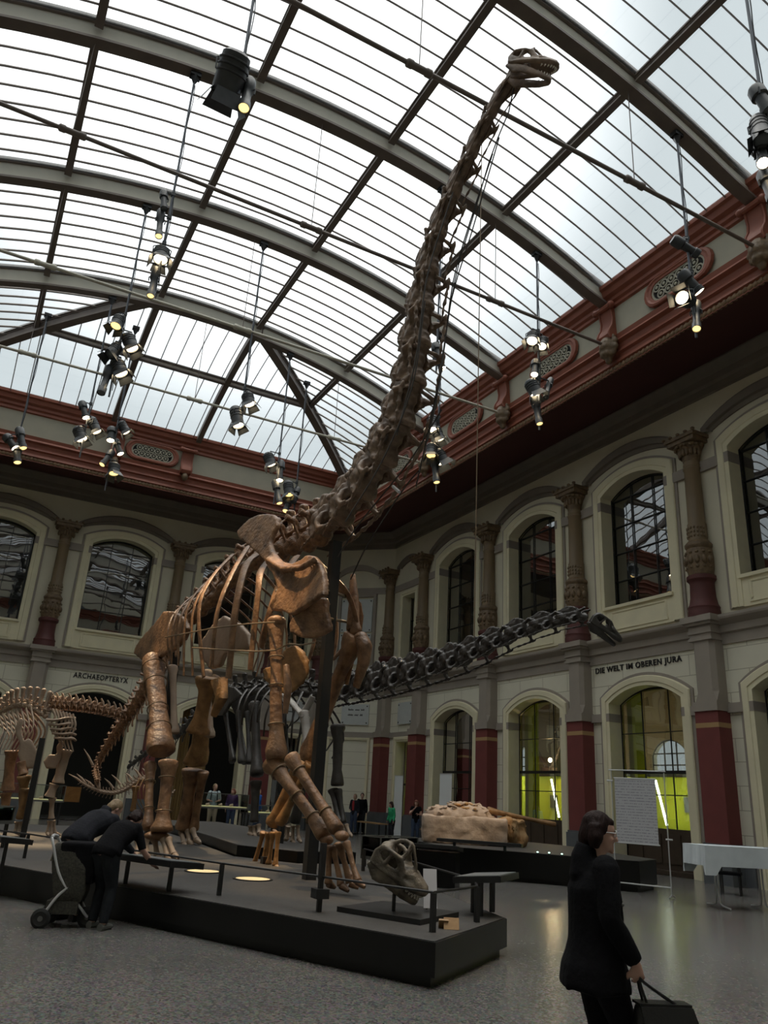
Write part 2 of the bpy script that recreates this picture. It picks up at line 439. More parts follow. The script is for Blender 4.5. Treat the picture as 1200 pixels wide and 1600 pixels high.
def surround(b, F, uc, i, o, prof, mi=0):
    """moulding round an opening: i, o = (hw, z0, spring, crown) inside and outside; prof = (share, depth)"""
    A, B = path(uc, *i), path(uc, *o)
    rows = []
    for p, q in zip(A, B):
        rows.append([F.P(lerp(p[0], q[0], t), d, lerp(p[1], q[1], t)) for t, d in prof])
    for r, s in zip(rows, rows[1:]):
        for k in range(len(prof) - 1): b.quad(r[k], r[k + 1], s[k + 1], s[k], mi)
    return b
def band(b, F, u0, u1, prof, mi=0, caps=True):
    """horizontal moulding: prof (d, z[, mi]) from low to high"""
    for p, q in zip(prof, prof[1:]):
        b.quad(F.P(u0, p[0], p[1]), F.P(u1, p[0], p[1]), F.P(u1, q[0], q[1]), F.P(u0, q[0], q[1]), p[2] if len(p) > 2 else mi)
    if caps:
        for u in (u0, u1):
            b.add([F.P(u, p[0], p[1]) for p in prof] + [F.P(u, 0, prof[-1][1]), F.P(u, 0, prof[0][1])], [tuple(range(len(prof) + 2))], mi)
    return b
def fbox(b, F, u0, u1, d0, d1, z0, z1, mi=0):
    c = [F.P(u, d, z) for z in (z0, z1) for d in (d0, d1) for u in (u0, u1)]
    return b.add(c, [(0, 2, 3, 1), (4, 5, 7, 6), (0, 1, 5, 4), (2, 6, 7, 3), (0, 4, 6, 2), (1, 3, 7, 5)], mi)

# floor
b = MB(); b.quad((XL - .6, YF - .6, 0), (XR + 8, YF - .6, 0), (XR + 8, YB + 6, 0), (XL - .6, YB + 6, 0))
tag(b.build('floor', 'floor'), 'speckled grey terrazzo floor of the hall, polished', kind='structure')

RIGHT_WIN = [7.30, 12.75, 18.20, 23.65, 29.10]
BACK_WIN = [-5.40, 0.05, 5.50, 10.95]
NAR_R, NAR_B = 33.45, 14.85             # narrow bays next to the slanting corner
GO = lambda uc, hw=1.5: (uc, hw, 0, 4.98, 5.45)
UO = lambda uc, hw=1.47: (uc, hw, 8.2, 12.28, 12.75)
walls = {}
def make_wall(name, F, u0, u1, wins, narrow, label):
    b = MB()
    g = [GO(u) for u in wins] + ([(narrow, .62, 0, 4.22, 4.22)] if narrow else [])
    up = [UO(u) for u in wins] + ([(narrow, .62, 8.2, 11.4, 11.4)] if narrow else [])
    wall_storey(b, F, u0, u1, 0, 7.1, g, 0, 2)
    wall_storey(b, F, u0, u1, 7.1, 15.4, up, 1, 2)
    w = b.build(name, ['wall_paint', 'upper_paint', 'cream'], keep=(0, 0, 0)); walls[name] = w
    return tag(w, label, kind='structure')
make_wall('wall_right', FR, YF, YB - CH, RIGHT_WIN, NAR_R, 'long two-storey side wall with arched openings and painted masonry')
make_wall('wall_back', FB, XL, XR - CH, BACK_WIN, NAR_B, 'two-storey end wall with arched doorways below and arched windows above')
b = MB(); b.quad(FC.P(0, 0, 0), FC.P(CHL, 0, 0), FC.P(CHL, 0, 7.1), FC.P(0, 0, 7.1), 0); b.quad(FC.P(0, 0, 7.1), FC.P(CHL, 0, 7.1), FC.P(CHL, 0, 15.4), FC.P(0, 0, 15.4), 1)
wc = tag(b.build('wall_corner', ['wall_paint', 'upper_paint'], keep=(0, 0, 0)), 'slanting wall across the corner with memorial plaques', kind='structure')
b = MB(); b.quad((XL, YF, 0), (XL, YB, 0), (XL, YB, 7.1), (XL, YF, 7.1), 0); b.quad((XL, YF, 7.1), (XL, YB, 7.1), (XL, YB, 15.4), (XL, YF, 15.4), 1)
tag(b.build('wall_left', ['wall_paint', 'upper_paint'], keep=(0, 0, 0)), 'side wall of the hall beyond the picture', kind='structure')
b = MB(); b.quad((XL, YF, 0), (XR, YF, 0), (XR, YF, 7.1), (XL, YF, 7.1), 0); b.quad((XL, YF, 7.1), (XR, YF, 7.1), (XR, YF, 15.4), (XL, YF, 15.4), 1)
tag(b.build('wall_front', ['wall_paint', 'upper_paint'], keep=(0, 0, 0)), 'entrance wall behind the viewer', kind='structure')

# mouldings, impost bands, plinths
PIL_R = [4.575 + 5.45 * k for k in range(6)] + [YB - CH + .05]
PIL_B = [-2.675, 2.775, 8.225, 13.5, XR - CH - .05]
def between(lst, lo, hi):
    e = [lo] + sorted(lst) + [hi]; return [(a, c) for a, c in zip(e, e[1:]) if c - a > .6]
STRING = [(0, 6.33), (.05, 6.33), (.05, 6.62), (.12, 6.66), (.12, 6.86), (.2, 6.92), (.32, 7.0), (.34, 7.05), (.34, 7.13), (0, 7.15)]
UPM = [(0, 14.28), (.1, 14.3), (.12, 14.52), (.2, 14.6), (.22, 14.8), (.34, 14.92), (.5, 15.05), (.5, 15.15)]
tn = [0]
def trim(b, mats, label, smooth=None):
    tn[0] += 1; return tag(b.build('trim_%d' % tn[0], mats, smooth=smooth, keep=(0, 0, 0)), label, kind='structure')
for F, lo, hi, nm in ((FR, YF, YB - CH, 'side'), (FB, XL, XR - CH, 'end'), (FC, 0, CHL, 'slanting')):
    trim(band(MB(), F, lo, hi, STRING), 'taupe', 'taupe string course between the two storeys of the %s wall' % nm)
    trim(band(MB(), F, lo, hi, UPM), 'taupe_dark', 'dark moulding under the deep eaves of the %s wall' % nm)
    wins = {'side': RIGHT_WIN, 'end': BACK_WIN, 'slanting': []}[nm]
    b = MB()
    for (z0, z1, hw) in ((4.41, 4.67, 1.5), (11.78, 12.12, 1.47)):
        if nm == 'slanting': fbox(b, F, lo, hi, 0, .06, z0, z1); continue
        ed = lo
        nar = [(NAR_R if nm == 'side' else NAR_B, .0)]
        for uc in sorted(wins):
            fbox(b, F, ed, uc - hw, 0, .10, z0, z1); ed = uc + hw
            for sg in (-1, 1): fbox(b, F, uc + sg * hw - .012, uc + sg * hw + .012, -.5, .10, z0, z1)
        fbox(b, F, ed, hi, 0, .06, z0, z1)
    trim(b, 'taupe', 'taupe impost bands running between the openings of the %s wall' % nm)
    b = MB(); ed = lo
    for uc in sorted(wins): fbox(b, F, ed, uc - 1.95, 0, .1, 0, 1.0); ed = uc + 1.95
    if wins:
        na = NAR_R if nm == 'side' else NAR_B
        fbox(b, F, ed, na - .8, 0, .1, 0, 1.0); fbox(b, F, na + .8, hi, 0, .1, 0, 1.0)
    else: fbox(b, F, .95, CHL - .95, 0, .04, 0, .9)
    ob = b.build({'side': 'baseboard_right', 'end': 'baseboard_back', 'slanting': 'baseboard_corner'}[nm], 'plinth', keep=(0, 0, 0))
    tag(ob, 'slate grey plinth along the foot of the %s wall' % nm, kind='structure')

# pilasters with half columns above
def column(F, u, label, part=1.0):
    root = thing('column', label, None, F.P(u, 0, 0), kind='structure'); q = part
    b = MB(); fbox(b, F, u - .46, u + .46, 0, .58, 0, .94); fbox(b, F, u - .43, u + .43, 0, .54, .94, 1.0); b.build('plinth', 'plinth', root)
    b = MB(); fbox(b, F, u - .39, u + .39, 0, .5, 1.0, 4.46, 0); fbox(b, F, u - .394, u + .394, 0, .504, 3.99, 4.12, 1); b.build('pilaster', ['oxblood', 'gold_line'], root)
    b = MB(); fbox(b, F, u - .42, u + .42, 0, .54, 4.44, 4.70)
    # bevelled shaft above the band with pointed stops
    def ring(z, c): return [F.P(u + a, d, z) for a, d in ((-.37, 0), (-.37, .46 - c), (-.37 + c, .46), (.37 - c, .46), (.37, .46 - c), (.37, 0))]
    b.loft([ring(4.70, .004), ring(4.98, .12), ring(6.42, .12), ring(6.44, .01)])
    for z0, z1, g in ((6.44, 6.52, .03), (6.52, 6.64, .0), (6.64, 6.70, .04), (6.70, 6.88, .02), (6.88, 6.96, .10), (6.96, 7.14, .17)):
        fbox(b, F, u - .38 - g, u + .38 + g, 0, .48 + g, z0, z1)
    b.build('shaft_block', 'taupe', root)
    c = F.P(u, .2, 0)
    pr = lambda l: [(r, z) for r, z in l]
    b = MB(); b.lathe(c, pr([(0, 7.14), (.47, 7.14), (.47, 7.3), (.45, 7.36), (.47, 7.42), (.41, 7.52), (.365, 7.75), (.35, 8.15), (.36, 8.2), (.43, 8.27), (.43, 8.38), (.36, 8.42), (0, 8.42)]), 20); b.build('column_base', 'column_red', root, smooth=40)
    b = MB(); b.lathe(c, pr([(0, 8.42), (.36, 8.42), (.37, 8.5), (.40, 8.6), (.41, 8.95), (.38, 9.2), (.36, 9.24), (.40, 9.3), (.41, 9.38), (.36, 9.44), (.31, 9.5), (0, 9.5)]), 20)
    for k in range(7):
        an = PI / 2 + (k - 3) * .5; e = F.u * math.cos(an) + F.n * math.sin(an)
        b.ell(c + e * .39 + V((0, 0, 8.86)), (.09, .09, .14), n=8); b.ell(c + e * .385 + V((0, 0, 9.1)), (.06, .06, .05), n=6); b.ell(c + e * .385 + V((0, 0, 8.64)), (.06, .06, .05), n=6)
    b.build('drum', 'ornate', root, smooth=50)
    b = MB(); b.lathe(c, pr([(0, 9.5), (.29, 9.5), (.28, 9.56), (.285, 10.05), (.255, 10.1), (.24, 11.85), (.27, 11.88), (.27, 11.93), (.24, 11.96), (.26, 12.02), (.24, 12.08), (.24, 12.2), (0, 12.2)]), 20)
    for k in range(9):
        an = PI / 2 + (k - 4) * .36; e = F.u * math.cos(an) + F.n * math.sin(an)
        for z in (9.65, 9.78, 9.91): b.ell(c + e * .29 + V((0, 0, z)), (.035, .035, .05), n=6)
    b.build('shaft', 'shaft', root, smooth=50)
    b = MB(); b.lathe(c, pr([(0, 12.15), (.25, 12.15), (.27, 12.3), (.33, 12.5), (.42, 12.62), (.44, 12.66), (.44, 12.7), (0, 12.7)]), 20)
    fbox(b, F, u - .52, u + .52, 0, .66, 12.7, 12.84); fbox(b, F, u - .58, u + .58, 0, .72, 12.84, 12.96)
    for k in range(9):
        an = PI / 2 + (k - 4) * .37; e = F.u * math.cos(an) + F.n * math.sin(an)
        b.ell(c + e * .33 + V((0, 0, 12.42)), (.06, .06, .13), n=8); b.ell(c + e * .44 + V((0, 0, 12.62)), (.07, .07, .06), n=8)
    for a in (-.58, -.3, 0, .3, .58): b.ell(F.P(u + a, .72, 12.98), (.07, .07, .05), n=8)
    b.build('capital', 'ornate', root, smooth=50)
    return root
rl = {0: 'beyond the table on the right', 1: 'right of the table with the white cloth', 2: 'right of the doorway with the black lettering', 3: 'left of the doorway with the black lettering', 4: 'behind the rock block with bones', 5: 'between the two narrow white roll-up banners', 6: 'in the far corner by the white plaques'}
for k, u in enumerate(PIL_R): column(FR, u, 'oxblood pilaster with gilded half column above, ' + rl[k])
bl = ['far left of the end wall', 'left of the archaeopteryx doorway', 'right of the archaeopteryx doorway', 'behind the dark skeleton at the end wall', 'where the end wall meets the slanting corner']
for k, u in enumerate(PIL_B): column(FB, u, 'oxblood pilaster with gilded half column above, ' + bl[k])

# windows and doorways
wn = [0]
def mullions(b, F, uc, pth, us, zs, d, w=.024, t=.04, z0=0.):
    hw = max(p[0] for p in pth) - uc
    def top(u):
        for p, q in zip(pth[1:], pth[2:]):
            if p[0] - 1e-6 <= u <= q[0] + 1e-6 and q[0] > p[0]: return lerp(p[1], q[1], (u - p[0]) / (q[0] - p[0]))
        return pth[1][1]
    for u in us: fbox(b, F, uc + u - w / 2, uc + u + w / 2, d, d + t, z0, top(uc + u))
    for z in zs:
        z, ww = z if isinstance(z, tuple) else (z, w)
        fbox(b, F, uc - hw, uc + hw, d, d + t, z - ww / 2, z + ww / 2)
def fill(F, pth, d):
    b = MB(); n = len(pth); b.add([F.P(p[0], d, p[1]) for p in pth], [tuple(range(n))]); return b
def opening(F, uc, upper, label, narrow=False, door=None):
    wn[0] += 1
    root = thing('window_%d' % wn[0], label, None, F.P(uc, 0, 8.2 if upper else 0), kind='structure')
    if narrow:
        i = (.62, 8.2, 11.4, 11.4) if upper else (.62, 0, 4.22, 4.22); o = (.86, 7.3, 11.64, 11.64) if upper else (.86, 0, 4.44, 4.44)
    else:
        i = (1.47, 8.2, 12.28, 12.75) if upper else (1.5, 0, 4.98, 5.45); o = (1.86, 7.3, 12.62, 13.12) if upper else (1.84, 0, 5.18, 5.76)
    ii = (i[0], o[1], i[2], i[3])
    b = surround(MB(), F, uc, ii, o, [(0, 0), (0, .09), (.35, .09), (.40, .12), (.9, .12), (1, .09), (1, 0)])
    b.build('surround', 'cream', root, smooth=35)
    if not narrow:
        oo = (o[0] + .1, o[1], o[2] + .02, o[3] + .1)
        b = surround(MB(), F, uc, o, oo, [(0, 0), (0, .05), (1, .05), (1, 0)]); b.build('edge_strip', 'taupe', root, smooth=35)
        if upper:
            b = surround(MB(), F, uc, (1.98, 12.98, 13.02, 13.42), (2.28, 12.98, 13.16, 13.86), [(0, 0), (0, .06), (.3, .1), (.35, .2), (.85, .24), (1, .2), (1, 0)])
            b.build('hood_arch', 'taupe_dark', root, smooth=35)
    hw = i[0]
    if upper:
        b = MB(); fbox(b, F, uc - hw - .06, uc + hw + .06, -.5, .16, 8.1, 8.2); fbox(b, F, uc - hw, uc + hw, 0, .07, 7.28, 8.1)
        if hw > 1:
            surround(b, F, uc, (hw - .34, 7.52, 7.94, 7.94), (hw - .22, 7.40, 8.02, 8.02), [(0, .07), (.3, .1), (.7, .1), (1, .07)])
            fbox(b, F, uc - hw + .22, uc + hw - .22, .07, .10, 7.38, 7.44)
        b.build('sill_panel', 'cream', root)
    pt = path(uc, *i)
    b = MB()
    A, B = path(uc, *i), path(uc, i[0] - .07, i[1] + .05, i[2], i[3] - .07)
    for p, q, r, s in zip(A, A[1:], B, B[1:]): b.quad(F.P(p[0], -.42, p[1]), F.P(q[0], -.42, q[1]), F.P(s[0], -.42, s[1]), F.P(r[0], -.42, r[1]))
    if upper: mullions(b, F, uc, pt, (-.5, .5) if hw > 1 else (0,), (9.2, 10.2, 11.2, 12.2) if hw > 1 else (9.2, 10.2), -.46, z0=8.2)
    elif narrow: mullions(b, F, uc, pt, (0,), ((2.3, .08),), -.46)
    elif door is None: mullions(b, F, uc, pt, (-.55, .55), (4.05, (2.86, .09), (2.2, .03)), -.46)
    if not (door and not upper): b.build('window_frame', 'black_metal', root); fill(F, pt, -.48).build('pane', 'window_glass', root)
    if door == 'glazed':
        b = MB(); fbox(b, F, uc - hw, uc + hw, -.55, -.42, .12, 1.25)
        for k in range(4): fbox(b, F, uc - hw + .06 + k * .75, uc - hw + .66 + k * .75, -.42, -.39, .3, 1.1)
        fbox(b, F, uc - hw, uc + hw, -.5, -.1, 0, .12); b.build('door_panel', 'door_wood', root)
        b = MB(); mullions(b, F, uc, pt, (-.55, .55), (4.05, (2.86, .10), (2.2, .03)), -.46, z0=1.2)
        A, B = path(uc, *i), path(uc, i[0] - .06, .05, i[2], i[3] - .06)
        for p, q, r, s in zip(A, A[1:], B, B[1:]): b.quad(F.P(p[0], -.42, p[1]), F.P(q[0], -.42, q[1]), F.P(s[0], -.42, s[1]), F.P(r[0], -.42, r[1]))
        b.build('window_frame', 'black_metal', root)
        fill(F, [(uc - hw, 1.25)] + pt[1:-1] + [(uc + hw, 1.25)], -.48).build('pane', 'window_glass', root)
    return root
UL = {7.30: 'beyond the right edge', 12.75: 'above the table with the white cloth', 18.2: 'above the black lettering', 23.65: 'behind the head of the dark skeleton', 29.1: 'behind the neck of the dark skeleton'}
for u in RIGHT_WIN:
    opening(FR, u, True, 'arched upper window of the side wall ' + UL[u])
    opening(FR, u, False, 'arched glazed doorway to the yellow gallery ' + {7.3: 'beyond the right edge', 12.75: 'right of the table with the white cloth', 18.2: 'under the black lettering', 23.65: 'with antlers showing inside', 29.1: 'beside the white roll-up banner'}[u], door='glazed')
opening(FR, NAR_R, True, 'narrow upper window in the side wall by the corner', True); opening(FR, NAR_R, False, 'narrow doorway in the side wall by the corner', True)
BL = {-5.4: 'hidden at the far left', .05: 'at the left edge', 5.5: 'above the archaeopteryx doorway', 10.95: 'behind the ribs of the tall skeleton'}
for u in BACK_WIN:
    opening(FB, u, True, 'arched upper window of the end wall ' + BL[u]); opening(FB, u, False, 'dark arched doorway of the end wall ' + {-5.4: 'hidden at the far left', .05: 'at the left edge', 5.5: 'under the word archaeopteryx', 10.95: 'behind the visitors at the showcase'}[u], door='open')
opening(FB, NAR_B, True, 'narrow upper window in the end wall by the corner', True); opening(FB, NAR_B, False, 'narrow doorway in the end wall by the corner', True)

# slanting corner: blank cream-framed door below, framed plaque panel above, hood arch
mid = CHL / 2
b = surround(MB(), FC, mid, (1.0, 0, 4.28, 4.28), (1.14, 0, 4.40, 4.40), [(0, .02), (0, .1), (.8, .12), (1, .08), (1, 0)]); b.build('x', 'cream').name = 'door_1'
o = D.objects['door_1']; tag(o, 'blank walled-up doorway with cream frame in the slanting corner', kind='structure')
b = MB(); fbox(b, FC, mid - 1.0, mid + 1.0, 0, .02, .9, 4.28); b.build('infill', 'wall_paint', o)
b = surround(MB(), FC, mid, (.90, 7.5, 11.62, 11.62), (1.08, 7.3, 11.80, 11.80), [(0, .02), (0, .1), (.8, .12), (1, .08), (1, 0)])
surround(b, FC, mid, (1.12, 12.6, 12.72, 13.1), (1.34, 12.6, 12.8, 13.4), [(0, 0), (0, .1), (1, .16), (1, 0)])
trim(b, ['taupe'], 'frame and hood arch round the memorial plaques in the slanting corner')
for F, u in ((FR, NAR_R), (FB, NAR_B)):
    b = surround(MB(), F, u, (.95, 12.96, 13.0, 13.2), (1.2, 12.96, 13.1, 13.5), [(0, 0), (0, .1), (.8, .22), (1, .18), (1, 0)]); trim(b, 'taupe_dark', 'hood arch over the narrow bay of the %s wall' % ('side' if F is FR else 'end'), 35)

# galleries behind the walls
def room(name, lo, hi, mats, label, skip=()):
    b = MB(); x0, y0, z0 = lo; x1, y1, z1 = hi
    fs = {'x0': [(x0, y0, z0), (x0, y1, z0), (x0, y1, z1), (x0, y0, z1)], 'x1': [(x1, y0, z0), (x1, y1, z0), (x1, y1, z1), (x1, y0, z1)],
          'y0': [(x0, y0, z0), (x1, y0, z0), (x1, y0, z1), (x0, y0, z1)], 'y1': [(x0, y1, z0), (x1, y1, z0), (x1, y1, z1), (x0, y1, z1)],
          'z0': [(x0, y0, z0), (x1, y0, z0), (x1, y1, z0), (x0, y1, z0)], 'z1': [(x0, y0, z1), (x1, y0, z1), (x1, y1, z1), (x0, y1, z1)]}
    for k, f in fs.items():
        if k not in skip: b.quad(*f)
    return tag(b.build(name, mats, keep=(0, 0, 0)), label, kind='structure')
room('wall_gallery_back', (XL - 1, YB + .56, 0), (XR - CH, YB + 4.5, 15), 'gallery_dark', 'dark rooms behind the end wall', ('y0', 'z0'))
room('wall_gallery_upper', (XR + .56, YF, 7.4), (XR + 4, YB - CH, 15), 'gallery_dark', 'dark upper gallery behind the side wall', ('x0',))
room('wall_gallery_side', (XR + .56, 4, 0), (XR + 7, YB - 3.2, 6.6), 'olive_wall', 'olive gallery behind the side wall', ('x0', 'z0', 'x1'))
b = wall_storey(MB(), Frame((XR + 7, 0, 0), (0, 1, 0), (-1, 0, 0)), 4, YB - 3.2, 0, 6.6, [(23.75, .95, 3.1, 3.9, 4.55), (13.5, .95, 3.1, 3.9, 4.55), (33.2, .9, 3.1, 3.9, 4.55)], 0, 1, .3)
tag(b.build('wall_gallery_outer', ['gallery_tan', 'cream'], keep=(0, 0, 0)), 'outer wall of the yellow gallery with small arched windows', kind='structure')
for k, u in enumerate(RIGHT_WIN): b = MB(); b.bbox((XR + .62, u + 1.2, 0), (XR + 1.15, u + 1.4, 5.6)); tag(b.build('wall_gallery_pier', 'yellow_wall'), 'yellow-green side panel just inside a gallery doorway', kind='structure')
FO = Frame((XR + 7, 0, 0), (0, 1, 0), (-1, 0, 0))
for u in (13.5, 23.75, 33.2):
    wn[0] += 1; b = MB(); pt = path(u, .95, 3.1, 3.9, 4.55); mullions(b, FO, u, pt, (-.32, .32), (3.55, 4.0), -.1, .05, z0=3.1)
    surround(b, FO, u, (.9, 3.15, 3.9, 4.5), (.97, 3.1, 3.9, 4.57), [(0, -.05), (1, -.05)])
    w = tag(b.build('window_%d' % wn[0], 'black_metal'), 'small arched outer window of the yellow gallery', kind='structure')
# ------------------------------------------------------------------ cornice
def loop(d, z): return [V((XL + d, YF + d, z)), V((XR - d, YF + d, z)), V((XR - d, YB - d, z)), V((XL + d, YB - d, z))]
def cornice(prof, mats, label, smooth=30):
    b = MB()
    for p, q in zip(prof, prof[1:]):
        A, B = loop(*p[:2]), loop(*q[:2])
        for k in range(4): b.quad(A[k], A[(k + 1) % 4], B[(k + 1) % 4], B[k], p[2] if len(p) > 2 else 0)
    return trim(b, mats, label, smooth)
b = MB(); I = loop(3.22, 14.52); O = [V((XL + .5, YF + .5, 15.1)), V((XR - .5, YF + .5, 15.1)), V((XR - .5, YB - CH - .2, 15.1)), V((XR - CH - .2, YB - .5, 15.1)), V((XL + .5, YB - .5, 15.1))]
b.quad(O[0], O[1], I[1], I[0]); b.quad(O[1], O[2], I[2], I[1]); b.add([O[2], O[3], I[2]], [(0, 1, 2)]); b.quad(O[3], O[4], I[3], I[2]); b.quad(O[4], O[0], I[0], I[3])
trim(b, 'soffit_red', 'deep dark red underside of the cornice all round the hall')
# twisted rope moulding at the lip
b = MB(); R = loop(3.16, 14.62)
for k in range(4):
    p, q = R[k], R[(k + 1) % 4]; n = int((q - p).length / .16)
    for i in range(n):
        c = p.lerp(q, (i + .5) / n); t = (q - p).normalized()
        if k == 0 or (k == 3) and c.y < 5: continue
        b.ell(c, (.13, .10, .10), Matrix.Rotation(math.atan2(t.y, t.x), 3, 'Z') @ Matrix.Rotation(.6, 3, 'Y'), 6)
    b.tube([p, q], .075, 6)
trim(b, 'rope_gold', 'gilded twisted rope moulding along the lip of the cornice', 60)
cornice([(3.22, 14.50), (3.16, 14.68), (3.28, 14.72), (3.22, 14.86), (3.22, 14.98), (3.32, 15.02), (3.26, 15.16), (3.28, 15.30), (3.42, 15.36), (3.36, 15.46), (3.40, 15.6), (3.30, 15.64)], 'cornice_red', 'brick red lower mouldings of the cornice')
cornice([(3.30, 15.62), (3.36, 16.62)], 'frieze', 'pale frieze band of the cornice')
cornice([(3.36, 16.60), (3.44, 16.64), (3.42, 16.76), (3.50, 16.82), (3.50, 16.94), (3.62, 17.02), (3.66, 17.2), (3.75, 17.24), (3.76, 17.38)], 'cornice_red', 'brick red upper mouldings of the cornice below the glass')

def stadium(L, H, n=8):
    r = H / 2; c = L / 2 - r
    return [(c + r * math.cos(-PI / 2 + PI * i / n), r * math.sin(-PI / 2 + PI * i / n)) for i in range(n + 1)] + [(-c + r * math.cos(PI / 2 + PI * i / n), r * math.sin(PI / 2 + PI * i / n)) for i in range(n + 1)]
def vent(F, u, label):
    root = thing('ventilation_grille', label, 'grille', F.P(u, 3.4, 15.72), 'ventilation grilles in the cornice frieze')
    zc = 16.13; d = 3.37
    def ring(b, a, c, pr):
        A, B = stadium(*a), stadium(*c)
        for i in range(len(A)):
            j = (i + 1) % len(A)
            rows = [[F.P(u + lerp(p[0], q[0], t), d + dd, zc + lerp(p[1], q[1], t)) for t, dd in pr] for p, q in ((A[i], B[i]), (A[j], B[j]))]
            for k in range(len(pr) - 1): b.quad(rows[0][k], rows[0][k + 1], rows[1][k + 1], rows[1][k])
    b = MB(); ring(b, (1.9, .62), (2.5, .98), [(0, 0), (.1, .07), (.4, .08), (.6, .11), (.9, .09), (1, 0)]); b.build('frame', 'cornice_red', root, smooth=40)
    b = MB(); b.add([F.P(u + p[0], d + .012, zc + p[1]) for p in stadium(1.9, .62)], [tuple(range(18))]); b.build('backing', 'dark_void', root)
    b = MB(); ring(b, (1.8, .54), (1.94, .66), [(0, .0), (.2, .04), (1, .04)])
    for r, n in ((-1, 6), (1, 6)):
        for k in range(n):
            c = F.P(u + (k - 2.5) * .275 + r * .07, d + .035, zc + r * .135)
            b.lathe(c, [(.095, -.01), (.10, .012), (.14, .012), (.145, -.01)], 14, axis=F.n); b.lathe(c, [(.055, -.01), (.05, .02), (0, .03)], 10, axis=F.n)
    b.build('rosette_lattice', 'grille', root, smooth=40)
    return root
for u, s in ((12.75, 'above the table with the white cloth'), (18.2, 'above the black lettering of the side wall'), (23.65, 'third from the viewer along the side wall'), (29.1, 'nearest the corner on the side wall'), (7.3, 'beyond the right edge')): vent(FR, u, 'oval ringed grille in the red cornice, ' + s)
vent(FB, 5.5, 'oval ringed grille in the red cornice of the end wall'); vent(FB, -5.4, 'oval ringed grille at the far left of the end wall'); 

def console(F, u, lion, label):
    root = thing('cornice_bracket', label, 'bracket', F.P(u, 3.3, 15.0), 'scroll brackets of the cornice')
    b = MB(); w = .24
    pr = [(3.30, 16.72), (3.56, 16.74), (3.60, 16.66), (3.52, 16.5), (3.46, 16.2), (3.50, 15.95), (3.62, 15.75), (3.66, 15.6), (3.58, 15.46), (3.3, 15.42)]
    b.prism([F.P(u - w, p[0], p[1]) for p in pr], F.u * 2 * w)
    for s in (-1, 1): b.tube([F.P(u + s * .25, p[0] + .01, p[1]) for p in pr[1:-1]], .035, 6)
    b.tube([F.P(u - .33, 3.6, 16.62), F.P(u + .33, 3.6, 16.62)], .09, 8); b.ell(F.P(u - .33, 3.6, 16.62), .12, n=8); b.ell(F.P(u + .33, 3.6, 16.62), .12, n=8)
    b.build('scroll', 'cornice_red', root, smooth=40)
    if lion:
        b = MB(); c = F.P(u, 3.45, 15.28)
        b.ell(c, (.3, .3, .36), n=10); b.ell(c + F.n * .18 - V((0, 0, .08)), (.17, .17, .16), n=8); b.ell(c + F.n * .1 - V((0, 0, .3)), (.2, .2, .14), n=8); b.ell(c + F.n * .02 - V((0, 0, .48)), (.12, .12, .14), n=8)
        for k in range(11):
            an = 2 * PI * k / 11; b.ell(c + F.u * math.cos(an) * .3 + V((0, 0, math.sin(an) * .34)) , (.11, .11, .12), n=6)
        for s in (-1, 1): b.ell(c + F.n * .24 + F.u * s * .09 + V((0, 0, .08)), (.05, .05, .045), n=6)
        b.build('lion_mask', 'ornate', root, voxel=.04)
    else:
        b = MB(); b.ell(F.P(u, 3.5, 15.3), (.16, .16, .2), n=8); b.build('boss', 'ornate', root, smooth=60)
    return root
RIBY = [-.8, 4.66, 10.1, 15.52, 21.0, 26.6]
for y, s in ((10.1, 'nearest the viewer'), (15.52, 'second from the viewer'), (21.0, 'third from the viewer'), (26.6, 'nearest the corner')): console(FR, y, True, 'red scroll bracket with lion mask on the side cornice, ' + s)
for u, s in ((3.9, 'left of the oval grille'), (7.1, 'right of the oval grille')): console(FB, u, False, 'plain red scroll bracket on the end cornice, ' + s)

# ------------------------------------------------------------------ glass roof
HALF = (XG1 - XG0) / 2; SAG = 2.05; RR = (HALF * HALF + SAG * SAG) / (2 * SAG)
def A(t): t = min(max(t, 0), HALF); return ZG + SAG - RR + math.sqrt(RR * RR - (HALF - t) ** 2)
def zx(x): return A(min(x - XG0, XG1 - x))
HY = 26.6
roof = thing('ceiling', 'barrel-vaulted glass roof with iron ribs and hipped end', None, (XC, 14, ZG), kind='structure')
def glass(rows, uvs):
    b = MB(); n = len(rows[0]); b.uv = []
    for r, q in zip(rows, uvs): b.v += [tuple(p) for p in r]; b.uv += q
    for i in range(len(rows) - 1):
        for k in range(n - 1): b.f.append((i * n + k, i * n + k + 1, (i + 1) * n + k + 1, (i + 1) * n + k)); b.m.append(0)
    b.build('glass_panel', 'roof_glass', roof, smooth=60)
NX = 40; xs = [lerp(XG0, XG1, i / NX) for i in range(NX + 1)]
ys = [YG0, 4.66 - 5.46 * .0 - 5.4] + RIBY[1:]
ys = [YG0] + RIBY
for y0, y1 in zip(ys, ys[1:]):
    glass([[V((x, y, zx(x))) for x in xs] for y in (y0, y1)], [[(x / .78, y) for x in xs] for y in (y0, y1)])
K = 10
for sg in (1, -1):
    e = XG1 if sg > 0 else XG0; rows = []; uv = []
    for i in range(K + 1):
        ty = (YG1 - HY) * i / K; y = YG1 - ty
        rows.append([V((e - sg * ty * k / K, y, A(ty * k / K))) for k in range(K + 1)]); uv.append([(ty * k / K / .78, y) for k in range(K + 1)])
    glass(rows, uv)
rows = []; uv = []
for i in range(K + 1):
    ty = (YG1 - HY) * i / K
    rows.append([V((lerp(XG0 + ty, XG1 - ty, k / K), YG1 - ty, A(ty))) for k in range(K + 1)]); uv.append([(ty / .78, k) for k in range(K + 1)])
glass(rows, uv)

